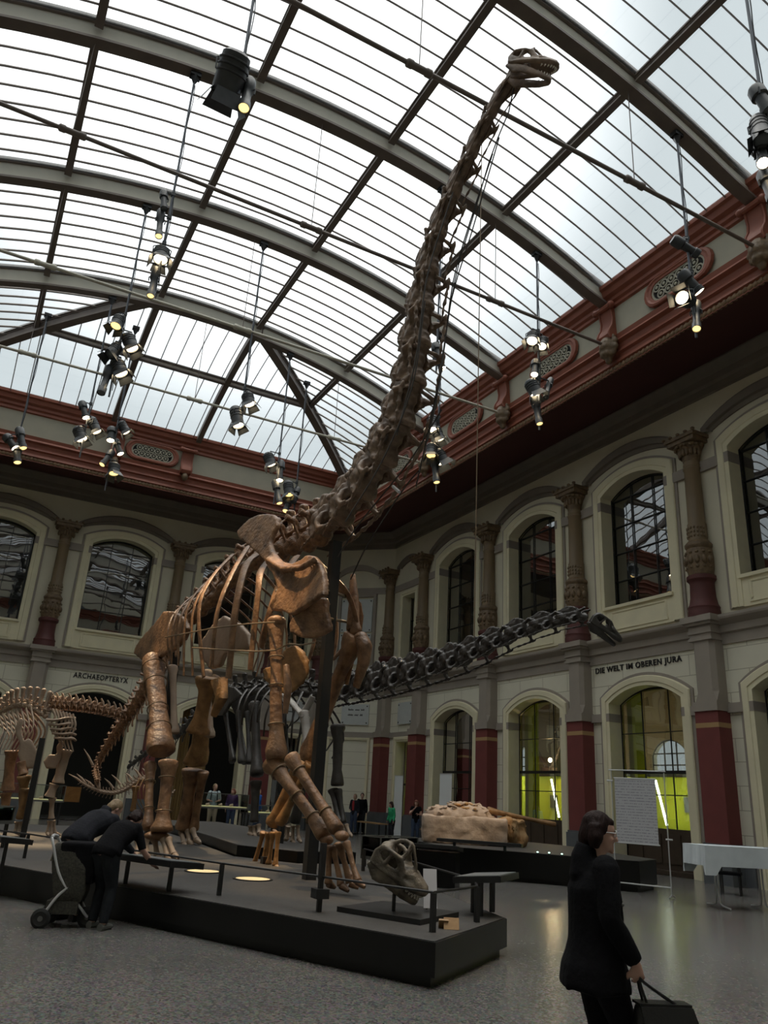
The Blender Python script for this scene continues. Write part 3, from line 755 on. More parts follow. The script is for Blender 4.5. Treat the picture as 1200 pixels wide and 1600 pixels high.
def beam(name, pts, w, h, mats=('steel_brown',), dz=0., web=None, fl=.05):
    """I-section or box beam hung under a line of points"""
    b = MB(); P = [V(p) + V((0, 0, dz)) for p in pts]
    def rect(hw, z0, z1, mi):
        rings = []
        for i, p in enumerate(P):
            t = P[min(i + 1, len(P) - 1)] - P[max(i - 1, 0)]; s = V((t.y, -t.x, 0)).normalized()
            rings.append([p + s * hw + V((0, 0, z0)), p - s * hw + V((0, 0, z0)), p - s * hw + V((0, 0, z1)), p + s * hw + V((0, 0, z1))])
        b.loft(rings, mi)
    if web:
        rect(w / 2, -h, -h + fl, 0); rect(w / 2, -fl, 0, 0); rect(web / 2, -h + fl, -fl, 1)
        rect(w / 2 * .55, -h + fl, -h + fl + .05, 0); rect(w / 2 * .6, -fl - .05, -fl, 0)
    else: rect(w / 2, -h, 0, 0)
    return b.build(name, list(mats), roof)
N2 = 24
for y in RIBY:
    beam('rib', [(x, y, zx(x)) for x in [lerp(XG0 - .25, XG1 + .25, i / N2) for i in range(N2 + 1)]], .34, .72, ('steel_brown', 'rib_web'), .10, .05, .07)
PX = [XC - 5.95, XC - 1.97, XC + 1.97, XC + 5.95]
for x in PX:
    for y0, y1 in zip(ys, ys[1:]): beam('purlin', [(x, y0 + .1, zx(x)), (x, y1 - .1, zx(x))], .20, .24, ('steel_brown', 'steel_brown'), .02, .07, .05)
ty = XG1 - PX[3]
for x in (PX[0], PX[3]): beam('purlin', [(x, HY + .1, zx(x)), (x, YG1 - ty, zx(x))], .20, .24, ('steel_brown', 'steel_brown'), .02, .07, .05)
beam('purlin', [(PX[0], YG1 - ty, A(ty)), (PX[3], YG1 - ty, A(ty))], .22, .26, ('steel_brown', 'rib_web'), .02, .07, .05)
for x in (PX[1], PX[2]): beam('rafter', [(x, lerp(YG1 + .2, HY, i / 8), A(lerp(0, YG1 - HY, i / 8))) for i in range(9)], .24, .30, ('steel_brown',), .02)
for sg, e in ((1, XG1), (-1, XG0)): beam('hip_rafter', [(e - sg * t, YG1 - t, A(t)) for t in [lerp(-.3, YG1 - HY, i / 10) for i in range(11)]], .36, .5, ('steel_brown', 'steel_brown'), .04, .16, .07)
def bars(segs, name):
    b = MB()
    for pts in segs: b.tube([V(p) + V((0, 0, -.04)) for p in pts], [(.045, .022)] * len(pts), 4, up=(0, 0, 1))
    b.build(name, 'steel_brown', roof)
NB = 9
for y0, y1 in zip(ys[1:], ys[2:]):
    bars([[(x, lerp(y0, y1, k / NB), zx(x)) for x in xs[::2]] for k in range(1, NB)], 'glazing_lattice')
for sg, e in ((1, XG1), (-1, XG0)):
    bars([[(e - sg * (YG1 - y) * k / 8, y, A((YG1 - y) * k / 8)) for k in range(9)] for y in [lerp(HY, YG1, k / 13) for k in range(1, 13)]], 'glazing_lattice')
sg = []
n = 29
for k in range(1, n):
    x = lerp(XG0, XG1, k / n); tm = min(x - XG0, XG1 - x, YG1 - HY)
    if min(abs(x - PX[1]), abs(x - PX[2])) < .2: continue
    sg.append([(x, YG1 - tm * j / 8, A(tm * j / 8)) for j in range(9)])
bars(sg, 'glazing_lattice')
b = MB(); b.add([(x, YG0 + .05, zx(x)) for x in xs] , [tuple(range(len(xs)))]); tag(b.build('wall_gable', 'frieze', keep=(0, 0, 0)), 'gable over the entrance side behind the viewer', kind='structure')

# tie rods with turnbuckles and hangers
ZR = 15.3
TB = [-.45, 5.4, 11.2]
rn = ['nearest the viewer', 'second from the viewer', 'third from the viewer', 'farthest, before the hipped end']
for y, s in zip(RIBY[2:], rn):
    root = thing('tie_rod', 'long iron tie rod with turnbuckles across the vault, ' + s, 'tie rod', (XC, y, ZR), 'iron tie rods across the vault')
    MB().tube([(XL + 3.4, y, ZR), (XR - 3.4, y, ZR)], .05, 8).build('rod', 'rib_web' if y > 20 else 'steel_brown', root, smooth=60)
    for x in TB:
        MB().lathe((x - .3, y, ZR), [(0, 0), (.06, 0), (.09, .03), (.09, .14), (.075, .16), (.075, .44), (.09, .46), (.09, .57), (.06, .6), (0, .6)], 10, axis=(1, 0, 0)).build('turnbuckle', 'rib_web' if y > 20 else 'steel_brown', root, smooth=40)
        MB().seg((x, y, ZR + .05), (x, y, zx(x) - .6), .012, 5).build('hanger', 'steel_brown', root)

# ------------------------------------------------------------------ lettering and plaques
def lettering(name, txt, p, dr, h, width, matn, label, cat, depth=.02, parent=None):
    cu = D.curves.new('t', 'FONT'); cu.body = txt; cu.extrude = .004; cu.offset = .02; cu.space_character = 1.12; cu.resolution_u = 3
    ob = D.objects.new('t', cu); COL.objects.link(ob)
    me = D.meshes.new_from_object(ob.evaluated_get(bpy.context.evaluated_depsgraph_get())); D.objects.remove(ob)
    X = [v.co.x for v in me.vertices]; Y = [v.co.y for v in me.vertices]
    x0, x1, y0, y1 = min(X), max(X), min(Y), max(Y); sx = width / (x1 - x0); sy = h / (y1 - y0)
    dr = V(dr).normalized(); n = dr.cross(V((0, 0, 1)))
    for v in me.vertices: v.co = dr * ((v.co.x - x0) * sx) + V((0, 0, (v.co.y - y0) * sy)) + n * (.01 + (v.co.z + .004) / .008 * depth)
    me.materials.append(MATS[matn]); o = D.objects.new(name, me); COL.objects.link(o)
    if parent: o.parent = parent; o.location = V(p) - origin(parent)
    else: o.location = p; tag(o, label, cat)
    return o
lettering('wall_lettering', 'DIE WELT IM OBEREN JURA', FR.P(20.32, 0, 5.97), (0, -1, 0), .25, 3.72, 'letter', 'black lettering DIE WELT IM OBEREN JURA on the side wall', 'lettering')
lettering('wall_lettering', 'ARCHAEOPTERYX', FB.P(4.28, 0, 5.98), (1, 0, 0), .24, 2.42, 'letter', 'black lettering ARCHAEOPTERYX over the dark doorway', 'lettering')

def plaque(F, u0, u1, z0, z1, lines, label, flip):
    root = thing('memorial_plaque', label, 'plaque', F.P((u0 + u1) / 2, .05, z0), 'white memorial plaques')
    b = MB(); fbox(b, F, u0, u1, .03, .08, z0, z1); b.build('slab', 'plaque', root)
    for u in (u0 + .1, u1 - .1):
        for z in (z0 + .1, z1 - .1): MB().lathe(F.P(u, .08, z), [(.035, 0), (.035, .015), (0, .03)], 10, axis=F.n).build('stud', 'letter', root)
    rnd = random.Random(int(z0 * 100))
    b = MB()                                    # rows of engraved strokes, too small to read
    for z, words, off in lines:
        tot = sum(words) + .07 * (len(words) - 1); u = (u0 + u1) / 2 + (-1 if flip else 1) * (off - tot / 2)
        for w in words:
            x = 0
            while x < w - .02:
                k = rnd.uniform(.018, .045); h = rnd.choice((.06, .06, .09)); a = u + (-x if flip else x); c = u + (-(x + k * .75) if flip else x + k * .75)
                fbox(b, F, min(a, c), max(a, c), .078, .084, z, z + h); x += k
            u += (-1 if flip else 1) * (w + .07)
    if lines: b.build('inscription', 'letter', root)
    return root
plaque(FC, .98, 2.44, 5.02, 6.04, [(5.72, [.3, .24, .16], .05), (5.46, [.28, .22, .16], .02)], 'white plaque with two lines of small text, low in the slanting corner', True)
plaque(FC, 1.12, 2.84, 9.75, 11.5, [(10.95, [.2], -.1), (10.55, [.8], 0), (10.1, [.25], -.1)], 'large upper white plaque in the slanting corner', True)
plaque(FC, 1.12, 2.84, 8.05, 9.65, [(9.0, [.9], .2)], 'large lower white plaque in the slanting corner', True)
plaque(FR, NAR_R - .75, NAR_R + .6, 5.02, 6.04, [], 'blank white plaque on the side wall by the corner', True)
plaque(FB, NAR_B - .6, NAR_B + .75, 5.02, 6.04, [(5.72, [.25], 0), (5.46, [.4], 0)], 'white plaque behind the grey shoulder blade, on the end wall', False)
# ------------------------------------------------------------------ skeletons
BF = V((.14, -.99, 0)).normalized(); BL = V((-BF.y, BF.x, 0)); LC, S0 = 6.9378, -11.7408   # heading of the tall skeleton, its left, its track
def bp(u, v, l):
    """where the sight line of (u, v) meets the upright plane l metres to the skeleton's left of its midline"""
    d = ray(u, v); return EYE + d * ((LC + l - EYE.dot(BL)) / d.dot(BL))
def bw(s, l, z): return BF * (s + S0) + BL * (LC + l) + V((0, 0, z))
def mir(p): p = V(p); return p - BL * (2 * (p.dot(BL) - LC))

def proto(b, voxel, relax=1):
    me = D.meshes.new('p'); me.from_pydata([V(p) for p in b.v], [], b.f); me.update(); m2 = remesh(me, voxel, relax)
    a = voxel * 1.1
    for v in m2.vertices: v.co += v.normal * (mnoise.noise(v.co * (.16 / voxel)) * a + mnoise.noise(v.co * (.4 / voxel)) * a * .4)
    m2.polygons.foreach_set('use_smooth', [True] * len(m2.polygons)); return m2
def cervical(spine=.23, rib=.75, bif=0.):
    b = MB()
    b.tube([(-.5, 0, 0), (-.42, 0, 0), (-.1, 0, .01), (.3, 0, .01), (.46, 0, 0), (.56, 0, 0)], [(.19, .21), (.2, .22), (.13, .115), (.14, .13), (.17, .18), (.08, .08)], 12)
    b.tube([(-.42, 0, .17), (0, 0, .2), (.35, 0, .17)], [(.07, .09), (.06, .06), (.06, .09)], 8)
    for s in (-1, 1):
        b.tube([(.1, s * .07, .2), (.35, s * .14, .24), (.58, s * .17, .29)], [.06, .045, .055], 8)
        b.tube([(-.1, s * .06, .22), (-.35, s * .13, .30), (-.52, s * .15, .34)], [.06, .05, .06], 8)
        b.tube([(-.5, s * .14, .33), (-.2, s * .06, .24 + spine), (0, s * bif * .6, .26 + spine)], [.05, .035, .045], 6)
        b.tube([(.3, s * .09, .1), (.2, s * .22, .06), (.16, s * .33, -.08)], [(.07, .12), (.04, .09), (.05, .06)], 8)
        b.tube([(-.3, s * .09, .05), (-.05, s * .2, .05), (.16, s * .33, -.06)], [.04, .03, .035], 6)
        b.tube([(.34, s * .1, -.08), (.26, s * .24, -.17), (.2, s * .33, -.2)], [.05, .04, .045], 8)
        b.tube([(.16, s * .33, -.07), (.19, s * .34, -.21)], .045, 6)
        b.tube([(.42, s * .14, .1), (.1, s * .2, .1), (-.42, s * .16, .12)], [(.13, .03), (.16, .03), (.13, .03)], 8, up=(0, 0, 1)); b.ell((-.05, s * .1, .22 + spine * .5), (.3, .03, .12 + spine * .4))
        b.tube([(.36, s * .33, -.23), (.1, s * .33, -.23), (-.3, s * .29, -.25), (-rib, s * .26, -.27)], [.03, .042, .03, .022], 6)
    if spine > .05 and not bif: b.tube([(-.3, 0, .2), (-.12, 0, .28 + spine), (.05, 0, .25 + spine * .8), (.2, 0, .2)], [(.05, .03), (.06, .04), (.05, .03), (.04, .03)], 8)
    return proto(b, .024)
def dorsal(hh=1.5, w=.95):
    b = MB()
    b.tube([(-.55, 0, 0), (-.45, 0, 0), (0, 0, .02), (.45, 0, 0), (.62, 0, 0)], [.40, .43, .30, .40, .26], 14)
    b.tube([(0, 0, .2), (0, 0, .6), (-.08, 0, 1.0), (-.15, 0, hh)], [(.2, .3), (.16, .22), (.13, .1), (.2, .26)], 10, up=(1, 0, 0))
    b.ell((-.15, 0, hh), (.2, .26, .1))
    for s in (-1, 1):
        b.tube([(0, s * .15, .55), (0, s * .5, .78), (0, s * w, .85)], [(.16, .14), (.12, .09), (.14, .12)], 8)
        b.tube([(0, s * w * .75, .8), (-.1, s * .1, 1.25)], [.06, .05], 6); b.tube([(.2, s * .25, .1), (.05, s * .6, .75)], [.08, .05], 6)
        b.tube([(.1, s * .15, .5), (.62, s * .2, .58)], [.1, .08], 8); b.tube([(-.1, s * .15, .6), (-.62, s * .18, .55)], [.1, .08], 8)
    return proto(b, .05)
def caudal(sp=1.2, ch=1.2):
    b = MB()
    b.tube([(-.55, 0, 0), (-.42, 0, 0), (0, 0, 0), (.42, 0, 0), (.55, 0, 0)], [.40, .46, .34, .46, .40], 14)
    b.tube([(.05, 0, .3), (-.25, 0, sp * .7), (-.42, 0, sp)], [(.22, .12), (.16, .09), (.2, .12)], 8, up=(1, 0, 0))
    for s in (-1, 1):
        b.tube([(0, s * .3, .1), (-.05, s * .8, .05)], [(.16, .12), (.08, .07)], 8); b.tube([(.2, s * .12, .45), (.65, s * .14, .55)], [.09, .07], 6)
        b.tube([(-.5, s * .2, -.4), (-.62, s * .04, -.8)], .07, 6)
    b.tube([(-.6, 0, -.75), (-.8, 0, -ch)], [(.1, .06), (.12, .06)], 8)
    return proto(b, .05)
P_CERV, P_CERV2, P_DORS, P_CAUD = cervical(), cervical(.2, .55, .12), dorsal(), caudal()
P_DORSV = dorsal(1.9)
def variants(me, names):
    out = {}
    for n in names: c = me.copy(); c.materials.clear(); c.materials.append(MATS[n]); out[n] = c
    return out
VER = {}
for k, me in (('c', P_CERV), ('c2', P_CERV2), ('d', P_DORS), ('dv', P_DORSV), ('t', P_CAUD)): VER[k] = variants(me, ('bone_brown', 'bone_neck', 'bone_light', 'bone_dark', 'bone_gold_lit'))
def mtx(c, x, up, sx, sy, sz):
    x = V(x).normalized(); z = V(up) - x * x.dot(V(up))
    z = z.normalized() if z.length > 1e-3 else x.orthogonal(); y = z.cross(x)
    return Matrix(((x.x * sx, y.x * sy, z.x * sz, c[0]), (x.y * sx, y.y * sy, z.y * sz, c[1]), (x.z * sx, y.z * sy, z.z * sz, c[2]), (0, 0, 0, 1)))
def spine_run(root, name, kind, mt, pts, n, h, up=(0, 0, 1), lf=1.06, wide=1., cranial=1):
    """n vertebrae along a curve; h: heights (one number per control point)"""
    P = spline(pts, n + 1); out = []
    for i in range(n):
        t = (i + .5) / n * (len(h) - 1); j = min(int(t), len(h) - 2); hh = lerp(h[j], h[j + 1], t - j)
        x = (P[i + 1] - P[i]) * cranial; u = up(i / n) if callable(up) else up
        out.append(inst(VER[kind][mt], name, root, mtx((P[i] + P[i + 1]) / 2, x, u, x.length * lf, hh * wide, hh)))
    return out
def bone(root, name, mt, a, c, r0, rm, r1, flat=1., up=None, bow=None, amp=.22, n=16, smooth=60):
    """long bone: flared knuckled ends, slim shaft"""
    a, c = V(a), V(c); ts = [0, .015, .06, .14, .26, .42, .58, .74, .86, .94, .985, 1]
    rr = [r0 * .8, r0 * .97, r0, lerp(r0, rm, .5), lerp(r0, rm, .88), rm, rm, lerp(r1, rm, .88), lerp(r1, rm, .5), r1, r1 * .99, r1 * .84]
    P = [a.lerp(c, t) + (V(bow) * math.sin(PI * t) if bow else V((0, 0, 0))) for t in ts]
    b = MB(); b.tube(P, [(r, r * flat) for r in rr], n, up=up, amp=amp, seed=a.x * 3 + c.z)
    return b.build(name, mt, root, smooth=smooth)
def plate(root, name, mt, outline, th, nrm, voxel=.03, relax=3, holes=(), extra=None):
    """plate-like bone: traced outline with thickness, rounded by remeshing"""
    nrm = V(nrm).normalized(); P = [V(p) for p in outline]
    bm = bmesh.new(); vs = [bm.verts.new(p) for p in P]; f = bm.faces.new(vs); bmesh.ops.triangulate(bm, faces=[f])
    bm.verts.index_update(); tris = [tuple(v.index for v in f.verts) for f in bm.faces]; bm.free()
    n = len(P); A = [p - nrm * th / 2 for p in P]; B = [p + nrm * th / 2 for p in P]
    b = MB(); b.add(A + B, [t[::-1] for t in tris] + [tuple(i + n for i in t) for t in tris] + [(i, (i + 1) % n, n + (i + 1) % n, n + i) for i in range(n)])
    if extra: extra(b)
    return b.build(name, mt, root, voxel=voxel, relax=relax)
def rib(root, mt, pts, r0=.05, r1=.035, flat=.45, name='rib', up=None):
    P = spline(pts, 14); b = MB()
    b.tube(P, [(lerp(r0, r1, i / 13) * (1.15 if i < 2 else 1), lerp(r0, r1, i / 13) * flat) for i in range(14)], 8, up=up, amp=.1)
    return b.build(name, mt, root, smooth=70)
def strap(root, a, c, ts, rs, flat=1.):
    a, c = V(a), V(c); d = (c - a).normalized(); e = d.orthogonal().normalized(); g = d.cross(e)
    for t, r in zip(ts, rs):
        p = a.lerp(c, t); MB().tube([p + (e * math.cos(q) + g * math.sin(q)) * r for q in [2 * PI * i / 16 for i in range(16)]], .012, 5, closed=True).build('wire_strap', 'bronze_wire', root, smooth=60)
def foot(root, mt, tops, ends, r, claw=.1, name='metacarpal'):
    for a, c in zip(tops, ends):
        bone(root, name, mt, a, c, r, r * .6, r * .95)
        d = (c - a).normalized(); fw = V((d.x, d.y, 0)); fw = fw.normalized() if fw.length > .05 else BF
        b = MB(); b.tube([c, c + fw * claw * .5 + V((0, 0, -.02)), c + fw * claw + V((0, 0, -.05))], [(r * .8, r * .8), (r * .75, r * .7), (r * .4, r * .35)], 8); b.build('toe_bone', mt, root, smooth=60)

def skull(root, mt, c, fwd, up, size, gape=.2, arch=1., teeth=True, solid=False):
    M = mtx(c, fwd, up, size, size, size); T = lambda *p: M @ V(p)
    b = MB(); S = (-1, 1); q = size
    for s in S:
        b.tube([T(-.42, s * .2, -.14), T(-.2, s * .21, -.12), T(.1, s * .19, -.10), T(.4, s * .14, -.10), T(.56, s * .06, -.09), T(.59, 0, -.08)], [q * .045, q * .05, q * .055, q * .075, q * .07, q * .07], 8)
        b.tube([T(-.42, s * .2, -.14), T(-.45, s * .17, .05), T(-.36, s * .16, .2)], [q * .05, q * .04, q * .05], 8)
        b.tube([T(-.36, s * .17, .2), T(-.15, s * .2, .22), T(0, s * .16, .2)], [q * .05, q * .04, q * .045], 8)
        b.tube([T(-.16, s * .2, .2), T(-.2, s * .22, .02), T(-.24, s * .21, -.12)], q * .035, 6)
        b.tube([T(.0, s * .16, .2), T(.1, s * .17, .06), T(.14, s * .18, -.08)], q * .04, 6)
        b.tube([T(0, s * .15, .2), T(.04, s * .12, .36 * arch), T(.0, s * .03, .46 * arch), T(-.1, 0, .44 * arch)], q * .032, 6)
        b.tube([T(.14, s * .15, .02), T(.3, s * .1, .06), T(.5, s * .05, -.02)], [q * .05, q * .045, q * .05], 8)
    b.tube([T(-.3, 0, .22), T(-.2, 0, .38 * arch), T(-.1, 0, .45 * arch), T(.05, 0, .45 * arch), T(.2, 0, .26 * arch), T(.3, 0, .08)], [q * .06, q * .04, q * .04, q * .035, q * .03, q * .04], 6)
    b.ell(T(-.33, 0, .14), (q * .13, q * .13, q * .1), n=10); b.ell(T(.42, 0, -.06), (q * .15, q * .12, q * .07), M.to_3x3().normalized(), 10)
    if solid:
        Rm = M.to_3x3().normalized()
        b.tube([T(.0, 0, 0), T(.2, 0, .03), T(.42, 0, -.02), T(.58, 0, -.05)], [(q * .17, q * .10), (q * .17, q * .12), (q * .15, q * .10), (q * .11, q * .07)], 12, up=Rm @ V((0, 1, 0)))
        for s in S:
            b.tube([T(-.43, s * .19, -.05), T(-.25, s * .21, -.09), T(0, s * .19, -.07), T(.2, s * .16, -.04)], [(q * .15, q * .035), (q * .10, q * .035), (q * .08, q * .04), (q * .10, q * .04)], 8, up=Rm @ V((0, 0, 1)))
            b.tube([T(-.02, s * .17, .2), T(.06, s * .17, .1), T(.12, s * .17, 0)], [(q * .09, q * .03), (q * .07, q * .03), (q * .09, q * .03)], 8, up=Rm @ V((1, 0, 0)))
        b.ell(T(-.3, 0, .12), (q * .17, q * .15, q * .14), Rm, 10)
    b.build('cranium', mt, root, voxel=size * .022, relax=1)
    g = math.radians(gape); J = lambda x, y, z: T(-.42 + (x + .42) * math.cos(g) + (z + .16) * math.sin(g), y, -.18 - (x + .42) * math.sin(g) + (z + .16) * math.cos(g))
    b = MB()
    for s in S: b.tube([J(-.48, s * .19, -.18), J(-.25, s * .2, -.24), J(-.05, s * .19, -.21), J(.3, s * .13, -.22), J(.5, s * .05, -.22), J(.53, 0, -.22)], [(q * .05, q * .03), (q * (.14 if solid else .1), q * .035), (q * (.12 if solid else .075), q * .035), (q * (.09 if solid else .055), q * .04), (q * .07, q * .05), (q * .07, q * .05)], 8, up=up)
    b.build('lower_jaw', mt, root, voxel=size * .022, relax=1)
    if teeth:
        b = MB()
        for k in range(13):
            t = (k - 6) / 6; y = .15 * math.sin(t * 1.4); x = .57 - .30 * abs(t) ** 1.6
            b.tube([T(x, y, -.1), T(x + .01, y, -.16), T(x - .01, y, -.22)], [q * .024, q * .022, q * .004], 6)
            x -= .04; b.tube([J(x, y * .85, -.22), J(x + .01, y * .85, -.15), J(x, y * .85, -.1)], [q * .022, q * .02, q * .004], 6)
        b.build('teeth', 'tooth', root, smooth=60)

# ---- the tall long-necked skeleton
ZP = .4                                  # top of the platforms
BR = thing('sauropod_skeleton', 'huge brown long-necked dinosaur skeleton rearing its head to the glass roof', 'dinosaur skeleton', bw(-2, 0, ZP))
n1 = [(500, 832), (527, 812), (556, 782), (585, 742), (610, 700), (630, 655), (644, 608), (652, 560), (658, 515), (664, 470), (671, 425), (681, 380), (694, 340), (712, 296), (731, 255), (750, 212), (771, 172), (792, 138), (806, 116)]
nk = [bp(u, v, 0) for u, v in n1]
def nup(t): return (-BF * math.sin(min(1, t * 3) * 1.35) + V((0, 0, 1)) * math.cos(min(1, t * 3) * 1.35))
spine_run(BR, 'cervical_vertebra', 'c', 'bone_neck', nk, 13, [1.15, 1.22, 1.25, 1.22, 1.14, 1.02, .88, .74, .6, .5, .44], nup, 1.12, .95)
dv = [(505, 838), (470, 850), (432, 862), (397, 880), (362, 908), (332, 938), (305, 962), (286, 978)]
spine_run(BR, 'dorsal_vertebra', 'd', 'bone_brown', [bp(u, v, 0) for u, v in dv], 12, [.52, .5, .46, .42, .4, .38], wide=.85, cranial=-1)
tl = [bp(u, v, 0) for u, v in ((284, 980), (262, 1008), (243, 1045), (222, 1085), (203, 1115), (184, 1140), (166, 1168), (152, 1195))] + [bp(150, 1208, -.15), bp(153, 1220, -.4)]
spine_run(BR, 'caudal_vertebra', 't', 'bone_brown', tl, 26, [.52, .5, .44, .38, .3, .24, .17, .12], wide=.8, cranial=-1)
skull(BR, 'bone_neck', bp(829, 101, 0), CR * .95 + CD * .12 - CF * .3, V((0, 0, 1)) - CR * .1, .74, 15, .9, True, True)
# ribs, traced on the near side and mirrored to the far side
RB = [[(462, 872), (440, 905), (420, 960), (408, 1010)], [(428, 868), (409, 890), (404, 920), (391, 1047)], [(400, 868), (384, 885), (368, 950), (357, 1060)], [(386, 856), (362, 898), (340, 955), (330, 1042)],
      [(362, 868), (331, 903), (311, 953), (318, 1058)], [(345, 888), (322, 912), (301, 960), (301, 1056)], [(336, 900), (310, 922), (290, 962), (287, 1056)], [(325, 912), (297, 938), (280, 975), (279, 1040)], [(315, 922), (285, 945), (270, 978), (268, 1038)], [(305, 935), (275, 955), (262, 985), (264, 1030)]]
for k, r in enumerate(RB):
    ls = [-.22, -.78, -1.08, -.98] if k else [-.25, -.7, -.9, -.75]
    pts = [bp(u, v, l) for (u, v), l in zip(r, ls)]; w = [.10, .10, .125, .085, .075, .055, .05, .048, .046, .046][k]
    rib(BR, 'bone_brown', pts, w, w * .8, .45, up=BF); rib(BR, 'bone_brown', [mir(p) for p in pts], w * .8, w * .6, .45, up=BF)
b = MB()
for r in ([(258, 996), (330, 982), (385, 975), (430, 972)], [(300, 1012), (360, 1016), (400, 1018), (430, 1016), (452, 1006), (470, 1008), (492, 1004)]): b.tube([bp(u, v, -1.12) for u, v in r], .014, 6)
for u0, v0, u1, v1 in ((508, 922, 545, 933), (512, 966, 542, 972)): b.tube([bp(u0, v0, -.2), bp(u1, v1, .9)], .025, 6)
b.build('support_rod', 'bronze_wire', BR)
Z1 = lambda x, y: (340 + x / 4.573, 780 + y / 4.573)
Z2 = lambda x, y: (200 + x / 4.573, 820 + y / 4.573)
def lscap(v): return lerp(-.62, -.98, min(1, (v - 803) / 130)) if v < 933 else lerp(-.98, -.86, min(1, (v - 933) / 70))
sc = [(150, 235), (180, 200), (240, 142), (300, 114), (360, 108), (410, 114), (440, 140), (438, 190), (405, 255), (386, 310), (398, 365), (430, 408), (470, 448), (540, 466), (600, 440), (655, 402), (700, 408), (740, 452), (768, 520), (780, 600), (775, 690), (730, 702), (680, 742), (615, 785), (540, 832), (470, 800), (400, 800), (385, 752), (428, 690), (440, 650), (430, 600), (410, 540), (372, 492), (345, 440), (300, 392), (230, 332), (160, 278)]
SCP = [bp(*Z1(x, y), lscap(Z1(x, y)[1])) for x, y in sc]
cor = [(700, 712), (780, 702), (795, 735), (792, 800), (812, 880), (820, 935), (760, 975), (690, 998), (600, 990), (530, 958), (520, 900), (548, 845), (605, 800), (660, 765)]
COR = [bp(*Z1(x, y), lerp(-.93, -.5, max(0, (x - 540) / 300))) for x, y in cor]
def ridge(pts, r):
    def f(b):
        b.tube(pts, r, 8)
    return f
plate(BR, 'shoulder_blade', 'bone_brown', SCP, .11, BL, .028, 4, extra=ridge([bp(*Z1(360, 430), -.88), bp(*Z1(470, 500), -1.0), bp(*Z1(600, 490), -1.02), bp(*Z1(700, 430), -.98)], .06))
plate(BR, 'coracoid', 'bone_brown', COR, .11, BL + BF * -.4, .028, 4)
LSC = [bp(*Z1(x, y), lerp(.45, .7, min(1, max(0, (y - 170) / 260)))) for x, y in ((445, 440), (450, 370), (468, 300), (500, 222), (550, 172), (592, 196), (625, 252), (694, 290), (660, 312), (600, 322), (555, 340), (520, 385), (500, 445))]
plate(BR, 'shoulder_blade', 'bone_brown', LSC, .09, BL, .03, 4)
bone(BR, 'coracoid', 'bone_brown', bp(551, 898, .9), bp(556, 992, .9), .07, .11, .15, .6, BF)
st = [(330, 1230), (345, 1205), (390, 1190), (440, 1130), (500, 1060), (560, 1040), (620, 1090), (652, 1160), (645, 1250), (610, 1320), (550, 1370), (490, 1402), (440, 1380), (380, 1330), (335, 1290)]
STP = [bp(*Z1(x, y), lerp(-.6, -.1, (x - 330) / 320)) for x, y in st]
plate(BR, 'breast_plate', 'bone_gold_lit', STP, .08, BL, .03, 3); plate(BR, 'breast_plate', 'bone_gold_lit', [mir(p) + BF * .12 for p in STP], .08, BL, .03, 3)
# fore limbs
bone(BR, 'humerus', 'bone_brown', bp(431, 966, -.95), bp(432, 1187, -.95), .155, .098, .17, .9, BL)
b = MB(); b.ell(bp(433, 970, -.95), (.15, .15, .09)); b.tube([bp(447, 1040, -.97), bp(450, 1075, -.98), bp(446, 1115, -.97)], [.05, .07, .04], 8)
b.build('humerus_head', 'bone_brown', BR, smooth=60)
bone(BR, 'ulna', 'bone_brown', bp(424, 1188, -.95), bp(509, 1305, -.62), .165, .085, .125)
bone(BR, 'radius', 'bone_brown', bp(453, 1182, -.98), bp(528, 1298, -.62), .115, .075, .115)
for q in ((510, 1312), (534, 1306)): MB().ell(bp(*q, -.6), (.105, .09, .07)).build('carpal', 'bone_brown', BR, smooth=60)
foot(BR, 'bone_brown', [bp(514, 1321, -.62), bp(520, 1322, -.56), bp(531, 1318, -.55), bp(541, 1315, -.55), bp(526, 1318, -.42)], [bp(513, 1381, -.58), bp(533, 1384, -.50), bp(546, 1380, -.42), bp(559, 1378, -.5), bp(548, 1372, -.34)], .062, .13)
bone(BR, 'humerus', 'bone_brown', bp(556, 992, .92), bp(478, 1186, .82), .24, .15, .19, .75, BF)
b = MB(); b.tube([bp(562, 992, .92), bp(570, 1010, .94), bp(568, 1035, .94), bp(556, 1075, .9)], [.13, .15, .12, .07], 10); b.ell(bp(545, 1005, .9), (.15, .15, .2)); b.tube([bp(551, 985, .9), bp(552, 940, .9), bp(551, 902, .9)], [.13, .09, .05], 10); b.build('humerus_head', 'bone_brown', BR, voxel=.04, relax=3)
bone(BR, 'ulna', 'bone_gold_lit', bp(470, 1190, .85), bp(424, 1290, .66), .15, .10, .13); bone(BR, 'radius', 'bone_gold_lit', bp(486, 1192, .8), bp(437, 1287, .62), .12, .075, .11)
foot(BR, 'bone_gold_lit', [bp(412, 1300, .66), bp(420, 1300, .62), bp(427, 1300, .6), bp(435, 1299, .6), bp(429, 1298, .75)], [bp(397, 1350, .66), bp(410, 1353, .62), bp(420, 1350, .6), bp(430, 1353, .6), bp(414, 1345, .8)], .062, .12)
